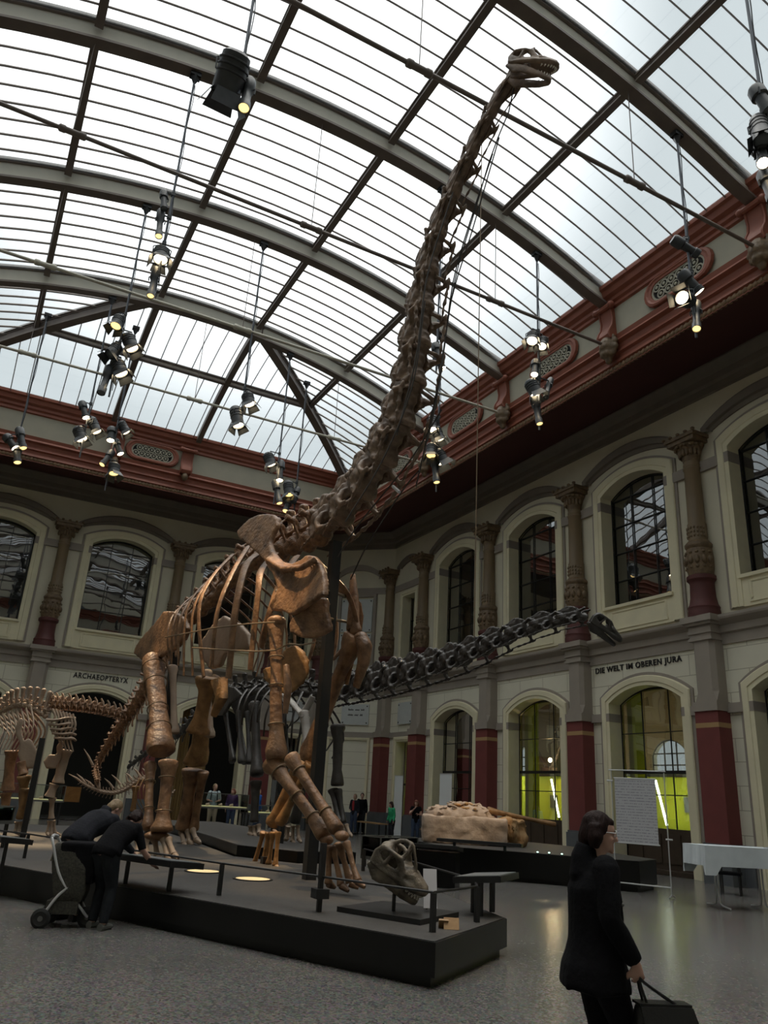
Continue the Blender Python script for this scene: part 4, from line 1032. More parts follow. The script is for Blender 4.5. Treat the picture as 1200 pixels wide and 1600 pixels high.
# hip and hind limbs
il = [(212, 1022), (216, 1008), (228, 992), (246, 973), (259, 955), (275, 956), (290, 966), (296, 982), (290, 998), (280, 1010), (272, 1017), (258, 1024), (242, 1032), (224, 1032)]
ILP = [bp(u, v, lerp(-.72, -.95, min(1, max(0, (u - 215) / 140)))) for u, v in il]
plate(BR, 'ilium', 'bone_brown', ILP, .13, BL, .035, 4); plate(BR, 'ilium', 'bone_light', [bp(u, v, .75) for u, v in ((316, 1004), (334, 977), (352, 962), (375, 974), (390, 990), (393, 1012), (383, 1016), (368, 1018), (352, 1024), (345, 1042), (330, 1046), (318, 1028))], .13, BL, .035, 4)
pu = [(298, 1075), (312, 1060), (343, 1057), (351, 1075), (342, 1105), (330, 1128), (322, 1144), (302, 1148), (296, 1138), (303, 1118), (305, 1098), (298, 1088)]
PUP = [bp(u, v, -.06) for u, v in pu]
for l, mt in ((-.22, 'bone_gold_lit'), (.22, 'bone_brown')):
    bone(BR, 'pubis', mt, bp(326, 1058, l), bp(309, 1147, l * .7), .30, .15, .25, .5, CR); MB().tube([bp(343, 1062, l), bp(346, 1090, l), bp(334, 1118, l * .8)], [(.17, .08), (.13, .07), (.07, .05)], 10, up=CR, amp=.2).build('pubic_blade', mt, BR, smooth=60)
for q in (lambda p: p, mir): bone(BR, 'ischium', 'bone_light', q(bp(270, 1040, -.42)), q(bp(272, 1146, -.42)), .12, .07, .11, .6)
bone(BR, 'femur', 'bone_brown', bp(240, 1028, -.85), bp(252, 1174, -1.0), .27, .2, .30, .75, BL); b = MB(); b.ell(bp(247, 1030, -.72), (.2, .22, .13)); b.build('femur_head', 'bone_brown', BR, smooth=60)
bone(BR, 'tibia', 'bone_brown', bp(264, 1188, -1.0), bp(252, 1300, -1.05), .19, .11, .20, .9); bone(BR, 'fibula', 'bone_brown', bp(235, 1192, -1.12), bp(231, 1296, -1.2), .13, .075, .11)
b = MB(); b.ell(bp(245, 1306, -1.06), (.24, .2, .09)); b.build('ankle_bone', 'bone_brown', BR, smooth=60)
foot(BR, 'bone_light', [bp(216, 1314, -1.1), bp(228, 1312, -1.07), bp(241, 1311, -1.05), bp(255, 1311, -1.0), bp(263, 1311, -.95)], [bp(214, 1334, -1.15), bp(230, 1337, -1.08), bp(246, 1339, -1.03), bp(262, 1339, -.98), bp(272, 1336, -.92)], .075, .16, 'metatarsal')
bone(BR, 'femur', 'bone_gold_lit', bp(328, 1066, .7), bp(306, 1194, .95), .27, .2, .31, .7, BL); b = MB(); b.ell(bp(330, 1064, .65), (.24, .26, .17)); b.build('femur_head', 'bone_gold_lit', BR, smooth=60)
bone(BR, 'tibia', 'bone_brown', bp(301, 1202, .95), bp(287, 1296, 1.05), .26, .15, .2); bone(BR, 'fibula', 'bone_brown', bp(318, 1205, 1.1), bp(302, 1297, 1.2), .14, .09, .12)
foot(BR, 'bone_light', [bp(284, 1300, 1.0), bp(293, 1298, 1.08), bp(301, 1297, 1.15)], [bp(287, 1320, .95), bp(296, 1316, 1.08), bp(307, 1313, 1.15)], .085, .24, 'metatarsal')
strap(BR, bp(431, 966, -.95), bp(432, 1187, -.95), (.3, .5, .77), (.125, .115, .125)); strap(BR, bp(424, 1188, -.95), bp(509, 1305, -.62), (.17, .5, .78), (.14, .1, .11)); strap(BR, bp(453, 1182, -.98), bp(528, 1298, -.62), (.2, .75), (.1, .09))
strap(BR, bp(240, 1028, -.85), bp(252, 1174, -1.0), (.12, .3, .58, .78), (.27, .25, .215, .24)); strap(BR, bp(264, 1188, -1.0), bp(252, 1300, -1.05), (.25, .72), (.15, .15)); strap(BR, bp(235, 1192, -1.12), bp(231, 1296, -1.2), (.3, .7), (.11, .1))
# mount: square posts and cables
for (s, w, z1) in ((.43, .085, 5.9), (-6.5, .1, 4.7)):
    p = bw(s, .05, ZP); MB().bbox((p.x - w, p.y - w, ZP), (p.x + w, p.y + w, z1)).build('mount_post', 'black_metal', BR)
p = bw(-6.5, .05, 0); q = bp(413, 1360, .6)
MB().bbox((q.x - .07, q.y - .07, ZP), (q.x + .07, q.y + .07, ZP + .12)).build('foot_block', 'black_metal', BR)
for r in ([(804, 132, 0), (792, 185, .1), (770, 235, .2), (742, 330, .2), (715, 420, .2), (697, 520, .2), (683, 620, .1), (668, 690, 0)], [(770, 240, .2), (735, 345, .25), (708, 440, .25), (692, 560, .2), (672, 660, .2), (655, 740, .2)], [(780, 215, .2), (738, 360, .2), (705, 470, .2), (686, 600, .2), (650, 760, .2)],
          [(655, 735, .1), (630, 765, .1), (575, 850, .1), (548, 905, .4)], [(690, 640, -.2), (640, 720, -.3), (560, 820, -.4), (528, 870, -.5)], [(664, 470, -.32), (645, 600, -.4), (600, 715, -.5), (540, 815, -.5)], [(708, 300, -.2), (668, 430, -.32), (650, 560, -.38), (620, 680, -.45)]):
    MB().tube(spline([bp(*q) for q in r], 16), .012, 5).build('support_cable', 'wire', BR)
MB().tube([bp(614, 760, 0), bp(624, 769, 0)], .03, 6).build('cable_bracket', 'chrome', BR)
# ---- the dark long-necked skeleton on the platform behind
DL = 3.3
DP = thing('sauropod_skeleton', 'dark long low-necked dinosaur skeleton stretching its neck along the side wall', 'dinosaur skeleton', bw(-7, DL, .6))
dk = lambda u, v, l=0: bp(u, v, DL + l)
nk = [dk(u, v) for u, v in ((512, 1086), (545, 1079), (587, 1070), (615, 1063), (650, 1053), (685, 1043), (720, 1032), (755, 1016), (790, 999), (825, 986), (860, 975), (890, 968), (914, 964))]
spine_run(DP, 'cervical_vertebra', 'c2', 'bone_dark', nk, 13, [.95, 1.0, 1.0, .96, .88, .78, .66, .54, .42], (0, 0, 1), 1.06, .9)
h0 = dk(946, 979); skull(DP, 'bone_dark', h0, CR * .85 + CD * .62 - CF * .2, CR * .5 - CD * .85, .54, 3, .5, False, True)
spine_run(DP, 'dorsal_vertebra', 'dv', 'bone_dark', [dk(*q) for q in ((518, 1084), (485, 1083), (450, 1080), (415, 1080), (380, 1084), (345, 1090))], 10, [.30, .3, .3, .3, .3], wide=.9, cranial=-1)
spine_run(DP, 'caudal_vertebra', 't', 'bone_dark', [dk(345, 1090), dk(330, 1093), bw(-13.5, DL, 3.3), bw(-15.5, DL, 2.9), bw(-18, DL, 2.2)], 14, [.36, .3, .24, .16], wide=.8, cranial=-1)
for r in ([(385, 1078), (375, 1095), (370, 1120), (371, 1144)], [(400, 1072), (388, 1085), (380, 1108), (378, 1132)], [(415, 1070), (402, 1085), (394, 1115), (391, 1142)], [(428, 1072), (412, 1090), (404, 1112), (402, 1128)], [(443, 1075), (425, 1095), (415, 1120), (412, 1150)],
          [(458, 1078), (448, 1098), (446, 1125), (445, 1146)], [(472, 1082), (460, 1110), (456, 1140), (455, 1168)], [(486, 1086), (474, 1118), (468, 1150), (463, 1180)]):
    p = [dk(u, v, l) for (u, v), l in zip(r, (-.15, -.5, -.62, -.5))]
    rib(DP, 'bone_dark', p, .05, .035, .5, up=BF); rib(DP, 'bone_dark', [q + BL * (2 * (LC + DL - q.dot(BL))) for q in p], .045, .03, .5, up=BF)
bone(DP, 'shoulder_blade', 'bone_grey', dk(443, 1084, -.6), dk(478, 1122, -.65), .10, .09, .12, .6, BL); bone(DP, 'coracoid', 'bone_grey', dk(489, 1088, -.5), dk(474, 1118, -.62), .08, .09, .12, .6, BL)
bone(DP, 'humerus', 'bone_grey', dk(475, 1112, -.65), dk(481, 1166, -.65), .13, .10, .14); bone(DP, 'ulna', 'bone_dark', dk(480, 1170, -.65), dk(459, 1286, -.6), .12, .07, .1); bone(DP, 'radius', 'bone_dark', dk(486, 1172, -.6), dk(464, 1286, -.55), .1, .06, .08)
foot(DP, 'bone_light', [dk(451, 1291, -.6), dk(458, 1290, -.55), dk(465, 1290, -.5)], [dk(448, 1311, -.6), dk(457, 1315, -.55), dk(467, 1312, -.5)], .06, .12)
bone(DP, 'humerus', 'bone_dark', dk(528, 1132, .5), dk(527, 1228, .5), .2, .12, .17, .8); bone(DP, 'ulna', 'bone_dark', dk(520, 1234, .5), dk(531, 1286, .5), .12, .07, .1); bone(DP, 'radius', 'bone_dark', dk(529, 1234, .55), dk(537, 1286, .55), .1, .06, .08)
foot(DP, 'bone_light', [dk(530, 1290, .5), dk(536, 1290, .55), dk(541, 1289, .6)], [dk(532, 1304, .5), dk(539, 1305, .55), dk(546, 1303, .6)], .06, .12)
ilp = [dk(u, v, -.35) for u, v in ((326, 1076), (346, 1068), (368, 1074), (380, 1086), (362, 1100), (350, 1118), (338, 1118), (330, 1102))]
DM = lambda q: q + BL * (2 * (LC + DL - q.dot(BL)))
plate(DP, 'ilium', 'bone_dark', ilp, .1, BL, .035, 3); plate(DP, 'ilium', 'bone_dark', [DM(p) for p in ilp], .1, BL, .035, 3)
for k in (0, 1):
    q = DM if k else (lambda p: p)
    bone(DP, 'pubis', 'bone_dark', q(dk(352, 1112, -.2)), q(dk(364, 1190, -.2)), .1, .08, .14, .7); bone(DP, 'ischium', 'bone_dark', q(dk(372, 1110, -.15)), q(dk(378, 1192, -.12)), .09, .07, .13, .7)
    bone(DP, 'femur', 'bone_dark', q(dk(398, 1098, -.4)), q(dk(402, 1212, -.45)), .17, .115, .18)
    bone(DP, 'tibia', 'bone_dark', q(dk(400, 1220, -.45)), q(dk(397, 1285, -.45)), .16, .10, .11)
    foot(DP, 'bone_light', [q(dk(392, 1290, -.5)), q(dk(398, 1290, -.45)), q(dk(404, 1289, -.4))], [q(dk(391, 1303, -.5)), q(dk(398, 1305, -.45)), q(dk(406, 1302, -.4))], .08, .14, 'metatarsal')
p = bw(-6.6, DL, 0); MB().bbox((p.x - .06, p.y - .06, .6), (p.x + .06, p.y + .06, 3.3)).build('mount_post', 'black_metal', DP)
q = dk(741, 1002); MB().seg(V((q.x, q.y, q.z)), V((q.x, q.y, 18.2)), .012, 5).build('suspension_wire', 'bronze_wire', DP)

# ---- the tall-spined skeleton at the left
Y1 = 21.
DC = thing('sauropod_skeleton', 'pale tan dinosaur skeleton with a tall comb of spines along its back, at left', 'dinosaur skeleton', (2.1, 21.2, ZP))
ck = lambda x, y, dy=0.: ony(x / 4.572, 1050 + y / 4.572, Y1 + dy)
cen = spline([ck(-140, 330, 1.5), ck(0, 290, .8), ck(90, 245, .4), ck(170, 235, .1), ck(250, 265, -.1), ck(330, 320, -.3)], 15)
tops = spline([ck(-140, 280, 1.5), ck(20, 190, .8), ck(80, 138, .4), ck(180, 118, .1), ck(290, 122, -.1), ck(378, 160, -.3)], 15)
for i in range(14):
    a, c = cen[i].lerp(cen[i + 1], .5), tops[i].lerp(tops[i + 1], .5); x = cen[i + 1] - cen[i]
    inst(VER['d']['bone_light'], 'dorsal_vertebra', DC, mtx(a, x, (0, 0, 1), x.length * .95, .17, .17))
    b = MB(); b.tube([a + V((0, 0, .08)), a.lerp(c, .5) - x * .1, c], [(.045, .07), (.035, .055), (.055, .09)], 8, amp=.2); b.ell(c, (.06, .06, .05), n=8)
    b.build('neural_spine', 'bone_light', DC, smooth=60)
nk = [ck(345, 235, -.3), ck(430, 240, 0), ck(520, 245, .1), ck(620, 258, .2), ck(720, 275, .3), ck(820, 300, .4), ck(905, 325, .5)]
spine_run(DC, 'cervical_vertebra', 'c2', 'bone_brown', nk, 13, [.46, .44, .4, .38], (0, 0, 1), 1.0, .8)
NS = spline([p + V((0, 0, .1)) for p in nk], 14)
for p in NS[1:-1]: MB().tube([p, p + V((-.03, 0, .12)), p + V((-.09, 0, .2))], [.035, .025, .02], 6).build('neural_spine', 'bone_light', DC, smooth=60)
for k in range(10):
    t = k / 9; top = V(cen[2]).lerp(cen[11], t) + V((.0, -.15, -.02)); e = ck(lerp(-80, 150, t), lerp(540, 560, t), -.1 - .4 * t); m = top.lerp(e, .45) + V((.12, -.30, -.02))
    rib(DC, 'bone_light', [top, m, e], .03, .022, .6); rib(DC, 'bone_light', [top + V((0, .3, 0)), m + V((.35, .8, 0)), e + V((.35, .9, 0))], .028, .02, .6)
for k in range(7):
    x = 372 + k * 24; a = ck(x, 265 + k * 6, -.4); c = ck(x + 6, lerp(440, 570, min(1, k / 4)), -.5)
    rib(DC, 'bone_light', [a, a.lerp(c, .3) + V((.06, -.05, 0)), a.lerp(c, .65) + V((-.05, 0, 0)), c], .035, .022, .6)
for k in range(5):
    b = MB(); b.tube(spline([ck(330 + k * 14, 340 + k * 32, -.5), ck(400 + k * 16, 345 + k * 33, -.55), ck(470 + k * 12, 330 + k * 36, -.5), ck(540, 330 + k * 40, -.4)], 10), .03, 6, amp=.3); b.build('rib', 'bone_light', DC, smooth=60)
sc = [(150, 322), (128, 345), (110, 395), (112, 450), (140, 505), (128, 590), (145, 640), (190, 692), (250, 690), (286, 620), (262, 560), (232, 492), (203, 472), (170, 500), (158, 450), (152, 400), (172, 345)]
plate(DC, 'shoulder_blade', 'bone_light', [ck(x, y, -.7) for x, y in sc], .07, (0, 1, 0), .024, 3)
plate(DC, 'shoulder_blade', 'bone_light', [ck(x, y, -.3) for x, y in ((436, 478), (402, 535), (405, 590), (350, 588), (308, 640), (330, 692), (400, 690), (440, 610), (455, 500))], .07, (0, 1, 0), .024, 3)
bone(DC, 'humerus', 'bone_brown', ck(150, 640, -.7), ck(165, 735, -.75), .10, .09, .11); bone(DC, 'ulna', 'bone_gold_lit', ck(170, 740, -.75), ck(158, 1050, -.7), .16, .09, .11); bone(DC, 'radius', 'bone_gold_lit', ck(185, 830, -.8), ck(140, 1050, -.75), .12, .07, .08)
foot(DC, 'bone_light', [ck(122, 1070, -.7), ck(140, 1072, -.7), ck(158, 1070, -.7)], [ck(112, 1140, -.7), ck(135, 1150, -.75), ck(165, 1142, -.75)], .06, .14)
bone(DC, 'humerus', 'bone_light', ck(472, 555, -.2), ck(415, 795, -.2), .16, .11, .14); bone(DC, 'ulna', 'bone_light', ck(390, 800, -.2), ck(352, 895, -.2), .12, .1, .12); bone(DC, 'radius', 'bone_light', ck(374, 900, -.2), ck(365, 1050, -.2), .09, .055, .08)
foot(DC, 'bone_light', [ck(352, 1062, -.2), ck(368, 1062, -.2), ck(382, 1060, -.2)], [ck(338, 1150, -.2), ck(365, 1165, -.25), ck(392, 1152, -.2)], .05, .14)
bone(DC, 'femur', 'bone_brown', ck(85, 560, 1.2), ck(50, 850, 1.2), .18, .12, .17); bone(DC, 'tibia', 'bone_brown', ck(45, 860, 1.2), ck(35, 1040, 1.2), .15, .1, .12)
q = ck(155, 1210, -1.0); MB().bbox((q.x - .06, q.y - .06, ZP), (q.x + .06, q.y + .06, 2.5)).build('mount_post', 'black_metal', DC)

# ---- the spike-tailed skeleton half hidden by the hind legs
KT = thing('spiked_dinosaur_skeleton', 'small dinosaur skeleton with long spikes along its raised tail, by the dark doorway', 'dinosaur skeleton', (4.5, 22, ZP))
kk = lambda u, v, dy=0.: ony(u, v, 22. + dy)
spine_run(KT, 'caudal_vertebra', 't', 'bone_light', [kk(126, 1222), kk(138, 1229), kk(158, 1237), kk(180, 1239), (kk(200, 1231)), kk(216, 1220), kk(232, 1216)], 22, [.06, .09, .12, .15, .17], wide=.8)
spine_run(KT, 'dorsal_vertebra', 'd', 'bone_light', [kk(232, 1216), kk(245, 1219), kk(256, 1228), kk(266, 1245)], 7, [.12, .12])
for a, c in (((132, 1226), (107, 1209)), ((134, 1225), (120, 1209)), ((147, 1231), (132, 1217)), ((155, 1233), (155, 1218)), ((177, 1232), (163, 1216)), ((188, 1226), (174, 1210)), ((200, 1224), (196, 1211)), ((206, 1218), (195, 1207)), ((219, 1213), (208, 1200)), ((231, 1212), (222, 1200)), ((145, 1196), (131, 1170))):
    p, q = kk(*a, .1), kk(*c, .15); MB().tube([p, p.lerp(q, .5) + V((0, 0, .02)), q], [.035, .026, .006], 7).build('tail_spike', 'bone_light', KT, smooth=60)
for k in range(7):
    u = 218 + k * 6; rib(KT, 'bone_gold_lit', [kk(u, 1217 + k, -.1), kk(u - 6, 1232, -.35), kk(u - 4, 1252, -.35), kk(u + 6, 1270, -.2)], .024, .016, .6)
for u, dy in ((212, -.2), (238, .2)): bone(KT, 'femur', 'bone_gold_lit', kk(u, 1228, dy), kk(u - 4, 1268, dy), .09, .06, .09); bone(KT, 'tibia', 'bone_gold_lit', kk(u - 4, 1270, dy), kk(u - 3, 1302, dy), .08, .05, .06); MB().ell(kk(u - 3, 1304, dy), (.12, .16, .06)).build('hind_foot', 'bone_gold_lit', KT, smooth=60)

# ------------------------------------------------------------------ platforms
def platform(name, poly, z, label, base=.08, zb=.1):
    root = thing(name, label, 'platform', (sum(p[0] for p in poly) / len(poly), sum(p[1] for p in poly) / len(poly), 0))
    n = len(poly); area = sum(poly[i][0] * poly[(i + 1) % n][1] - poly[(i + 1) % n][0] * poly[i][1] for i in range(n))
    if area < 0: poly = poly[::-1]
    def inset(d):
        out = []
        for i in range(n):
            a, b_, c = (V((*poly[(i + k) % n], 0)) for k in (-1, 0, 1)); e, f = (b_ - a).normalized(), (c - b_).normalized()
            ne, nf = V((-e.y, e.x, 0)), V((-f.y, f.x, 0)); m = (ne + nf); m = m / max(m.dot(ne), .3); q = b_ + m * d; out.append((q.x, q.y))
        return out
    b = MB(); b.prism([(*p, zb) for p in poly], (0, 0, z - zb)); b.build('body', 'black_platform', root)
    b = MB(); b.prism([(*p, z) for p in inset(.03)], (0, 0, .006)); b.build('deck', 'platform_top', root)
    b = MB(); b.prism([(*p, 0) for p in inset(base)], (0, 0, zb)); b.build('recessed_base', 'black_platform', root)
    return root
platform('platform', [(4.43, 7.02), (6.22, 8.3), (7.0, 11.5), (7.6, 14.95), (6.27, 14.9), (5.45, 16.2), (5.85, 21.3), (6, 25.5), (-3, 25.5), (-3.2, 22.4), (1.02, 13.9)], .394, 'large black angular platform carrying the tall brown skeleton')
platform('platform', [(5.92, 21.3), (5.52, 16.3), (6.3, 15.02), (7.62, 15.15), (8.2, 17.5), (8.6, 24), (8.4, 27), (6.1, 27)], .594, 'smaller black platform carrying the dark low-necked skeleton')
platform('platform', [(10.9, 17.15), (14.1, 13.95), (15.3, 14.6), (16.4, 19), (15.5, 23), (11.5, 20.0)], .634, 'long black platform with the rock block, beside the white sheet stand')

def desk(name, c, w, d, zt, rot, tilt, zb, label, mats=('black_metal', 'desk_top'), legs=True, zf=None):
    root = thing(name, label, 'information desk', (c[0], c[1], zb), 'slanted information desks'); R = Matrix.Rotation(rot, 3, 'Z') @ Matrix.Rotation(tilt, 3, 'X')
    MB().box((c[0], c[1], zt), (w, d, .07), rot=R).build('desk_body', mats[0], root)
    MB().box(V((c[0], c[1], zt)) + R @ V((0, 0, .038)), (w - .06, d - .06, .01), rot=R).build('desk_panel', mats[1], root)
    if legs:
        for s in (-1, 1):
            p = V((c[0], c[1], 0)) + Matrix.Rotation(rot, 3, 'Z') @ V((s * w * .3, 0, 0)); MB().bbox((p.x - .025, p.y - .025, zb), (p.x + .025, p.y + .025, zt)).build('leg', mats[0], root)
    return root
EA = math.atan2(-6.9, 3.4)               # direction of the platform's long edge
desk('information_desk', (2.62, 11.15), 1.45, .55, .72, EA, -.08, .4, 'slanted information desk under the hands of the bending visitors')
desk('information_desk', (.86, 13.62), 1.3, .5, .78, EA, -.08, 0, 'slanted information desk at the left edge')
desk('information_desk', (6.15, 8.62), .8, .6, .80, .65, -.1, .4, 'slanted information desk at the pointed end of the large platform')
d = desk('information_desk', (9.35, 15.0), 1.15, .6, .74, -.78, -.1, 0, 'low slanted information desk behind the large skull', legs=False)
MB().box((9.4, 15.05, .33), (1.0, .5, .66), rot=-.78).build('pedestal', 'black_platform', d)
desk('information_desk', (11.5, 16.42), 2.0, .35, .78, -.785, -.06, .634, 'long grey information desk in front of the rock block')

# barrier rail round the large platform
rail = thing('barrier_rail', 'low black barrier rail on posts along the platform edge', 'barrier rail', (3.8, 9.5, .4))
RP = [(-.9, 19.4), (1.47, 14.98), (2.4, 12.6), (3.34, 10.36), (4.07, 8.94), (4.71, 7.53), (5.62, 8.06), (6.05, 8.75), (6.55, 11.0), (7.0, 13.6)]
for x, y in RP: MB().bbox((x - .025, y - .025, .4), (x + .025, y + .025, .76)).build('post', 'black_metal', rail)
MB().tube([(x, y, .765) for x, y in RP], .013, 6).build('rail_bar', 'black_metal', rail)
x, y = RP[4]; MB().bbox((x - .03, y - .03, .74), (x + .03, y + .03, 1.12)).build('sensor_post', 'black_metal', rail); MB().bbox((x - .08, y - .08, .54), (x + .08, y + .08, .64)).build('sensor_box', 'black_metal', rail)

# big skull cast on its base
sk = thing('sauropod_skull_cast', 'large grey dinosaur skull cast with bared teeth on a black base', 'skull', (4.95, 8.45, .4))
e1 = V((.15, -.99, 0)).normalized()
b = MB(); b.prism([(4.30, 8.95, .4), (4.80, 7.93, .4), (5.62, 8.42, .4), (5.15, 9.4, .4)], (0, 0, .055)); b.build('base', 'black_metal', sk)
MB().seg((4.82, 8.55, .455), (4.82, 8.55, .72), .022, 8).build('stand_rod', 'black_metal', sk)
skull(sk, 'bone_skull', V((4.95, 8.42, .93)) - CR * .13, CR * .82 + CD * .45 - CF * .45, -CD * .86 + CR * .48 - CF * .1, .66, 5, 1.0, True, True)
c = onz(671, 1421, .47); sign = thing('caption_board', 'white caption board leaning behind the teeth of the large skull', 'caption board', c)
R = Matrix.Rotation(-.35, 3, 'Z') @ Matrix.Rotation(-.25, 3, 'X')
MB().box(c + V((0, 0, .22)), (.16, .012, .42), rot=R).build('panel', 'paper', sign); MB().box(c + V((0, .08, .15)), (.02, .02, .32), rot=R).build('strut', 'black_metal', sign)
MB().box(c + V((0, -.008, .12)), (.05, .012, .03), rot=R).build('print', 'ink', sign)
c = onz(705, 1452, .4); ws = MB(); ws.box(c + V((0, 0, .05)), (.16, .02, .12), rot=Matrix.Rotation(-.5, 3, 'Z') @ Matrix.Rotation(-.5, 3, 'X')); ws.box(c + V((-.06, .06, .045)), (.1, .02, .11), rot=Matrix.Rotation(-.5, 3, 'Z') @ Matrix.Rotation(.7, 3, 'X'))
tag(ws.build('tent_card', 'wood'), 'small folded wooden card on the platform below the skull', 'card')

# floor spots let into the deck
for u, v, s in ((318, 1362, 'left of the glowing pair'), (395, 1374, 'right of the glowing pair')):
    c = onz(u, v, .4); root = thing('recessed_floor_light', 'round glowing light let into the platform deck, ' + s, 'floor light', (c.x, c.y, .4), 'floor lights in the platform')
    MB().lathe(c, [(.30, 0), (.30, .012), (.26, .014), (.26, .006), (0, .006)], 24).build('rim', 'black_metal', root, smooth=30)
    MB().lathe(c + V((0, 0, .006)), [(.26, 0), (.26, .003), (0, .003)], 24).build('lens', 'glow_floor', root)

# glass showcases
def vitrine(c, w, d, z0, z1, rot, label, leg=True, items=0, zb=0.):
    root = thing('glass_showcase', label, 'showcase', (c[0], c[1], zb), 'low glass showcases'); R = Matrix.Rotation(rot, 3, 'Z'); P = lambda x, y, z: V((c[0], c[1], 0)) + R @ V((x, y, z))
    MB().box(P(0, 0, z0), (w, d, .06), rot=R).build('tray', 'case_frame', root); MB().box(P(0, 0, z0 + .045), (w - .08, d - .08, .03), rot=R).build('lit_bed', 'case_bed', root)
    b = MB()
    for s in (-1, 1):
        b.box(P(0, s * (d / 2 - .01), (z0 + z1) / 2), (w - .04, .01, z1 - z0), rot=R); b.box(P(s * (w / 2 - .01), 0, (z0 + z1) / 2), (.01, d - .04, z1 - z0), rot=R)
    b.box(P(0, 0, z1), (w, d, .012), rot=R); b.build('glass_cover', 'clear_glass', root)
    b = MB()
    for s in (-1, 1):
        for t in (-1, 1): b.box(P(s * (w / 2 - .012), t * (d / 2 - .012), (z0 + z1) / 2), (.024, .024, z1 - z0), rot=R)
        b.box(P(0, s * (d / 2 - .012), z1 + .008), (w, .028, .02), rot=R); b.box(P(s * (w / 2 - .012), 0, z1 + .008), (.028, d, .02), rot=R)
    b.build('edge_frame', 'case_frame', root)
    if leg:
        for s in (-1, 1):
            for t in (-1, 1): MB().box(P(s * (w / 2 - .08), t * (d / 2 - .06), (z0 + zb) / 2), (.05, .05, z0 - zb), rot=R).build('leg', 'black_metal', root)
    for k in range(items):
        q = P(lerp(-w * .35, w * .35, (k + .5) / items), random.uniform(-d * .15, d * .15), z0 + .06)
        b = MB(); b.ell(q + V((0, 0, .04)), (.09, .06, .05), R, 8); b.ell(q + V((.05, .03, .07)), (.04, .05, .04), R, 8); f = b.build('fossil', 'rock', smooth=None, voxel=.015)
        tag(f, 'small fossil lying in the ' + label, 'fossil', 'fossils in the ' + label)
    return root
vitrine((9.05, 16.35), 1.2, .6, .42, .84, .3, 'glass showcase behind the forefoot of the tall skeleton', True, 5)
vitrine((9.6, 31.0), 2.1, .7, .95, 1.45, .1, 'glass showcase in front of the visitor in the pale shirt', True, 3)
vitrine((11.4, 31.2), 1.5, .7, .80, 1.1, .1, 'low glass showcase in front of the visitor in blue', True, 2)
vitrine((.75, 17.3), 1.2, .6, .84, 1.1, -.9, 'glass showcase at the left edge behind the platform desk', True, 3, .4)
vitrine((2.6, 33.2), 3.2, .8, .85, 1.4, .05, 'long glass showcase behind the tall-spined skeleton', True, 4)

# rock block with bones
rk = thing('rock_block', 'big pale block of bone-bearing rock on the long black platform', 'rock block', (12.6, 18.6, .634))
def lump(c, size, rot, seed, mt, name, vox=.05, amp=.12):
    b = MB(); b.box(c, size, rot=rot); me = D.meshes.new('r'); me.from_pydata([V(p) for p in b.v], [], b.f); me = remesh(me, vox, 2)
    for v in me.vertices: v.co += v.normal * (mnoise.fractal(v.co * 2.2 + V((seed, 0, 0)), 1, 2, 4) * amp)
    o = MB(); o.v = [tuple(v.co) for v in me.vertices]; o.f = [tuple(p.vertices) for p in me.polygons]; o.m = [0] * len(o.f)
    return o.build(name, mt, rk, smooth=50)
bc = V((12.45, 18.5, .634))
lump(bc + V((0, 0, .34)), (2.2, 1.3, .66), -.55, 1, 'rock', 'jacket', .05, .05); lump(bc + V((1.1, -.55, .33)), (.7, .7, .64), -.4, 5, 'rock_orange', 'broken_face', .04, .16)
RZ = Matrix.Rotation(-.52, 3, 'Z')
b = MB(); b.ell(bc + V((-.1, .05, .62)), (.95, .5, .38), RZ, 16); b.ell(bc + V((-.45, .25, .62)), (.5, .4, .3), RZ, 12); b.ell(bc + V((.35, -.2, .66)), (.45, .35, .22), RZ, 12)
o = b.build('rock_top', 'rock', rk, voxel=.04, relax=1)
for v in o.data.vertices: v.co += v.normal * (mnoise.fractal(v.co * 3.5, 1, 2, 4) * .09)
for k in range(60):
    x, y = random.uniform(-.85, .8), random.uniform(-.42, .42); r2 = (x / .95) ** 2 + (y / .5) ** 2
    if r2 > .95: continue
    p = bc + RZ @ V((x, y, 0)) + V((-.1, .05, .62 + .39 * math.sqrt(1 - r2))); b = MB(); b.ell(p, (random.uniform(.06, .15), random.uniform(.04, .09), random.uniform(.02, .045)), Matrix.Rotation(random.uniform(0, 3), 3, 'Z') @ Matrix.Rotation(random.uniform(-.5, .5), 3, 'Y'), 6)
    b.build('rock_piece', random.choice(('rock', 'rock', 'rock', 'rock_orange')), rk, smooth=30)
bone(rk, 'long_bone', 'bone_gold_lit', bc + V((.5, -.35, .86)), bc + V((2.1, -1.2, .6)), .09, .055, .07)

for k, (u, v) in enumerate(((840, 1333), (858, 1334), (878, 1336), (897, 1337))):
    c = onz(u, v, .66); root = thing('footlight', 'small glowing footlight on the edge of the long platform, %s from the left' % ('first', 'second', 'third', 'fourth')[k], 'footlight', (c.x, c.y, .634), 'footlights on the long platform')
    MB().lathe((c.x, c.y, .634), [(.035, 0), (.035, .03), (.03, .04), (0, .04)], 10).build('housing', 'black_metal', root, smooth=40); MB().ell((c.x, c.y, .675), .022, n=8).build('lamp', 'green_led', root, smooth=60)
c = onz(438, 1318, .594); root = thing('bollard_light', 'short black bollard light on the smaller platform', 'bollard light', (c.x, c.y, .594))
MB().bbox((c.x - .05, c.y - .05, .594), (c.x + .05, c.y + .05, 1.45)).build('post', 'black_metal', root); MB().bbox((c.x - .14, c.y - .14, 1.45), (c.x + .14, c.y + .14, 1.56)).build('head', 'black_metal', root); MB().bbox((c.x - .11, c.y - .11, 1.56), (c.x + .11, c.y + .11, 1.575)).build('lens', 'desk_top', root)

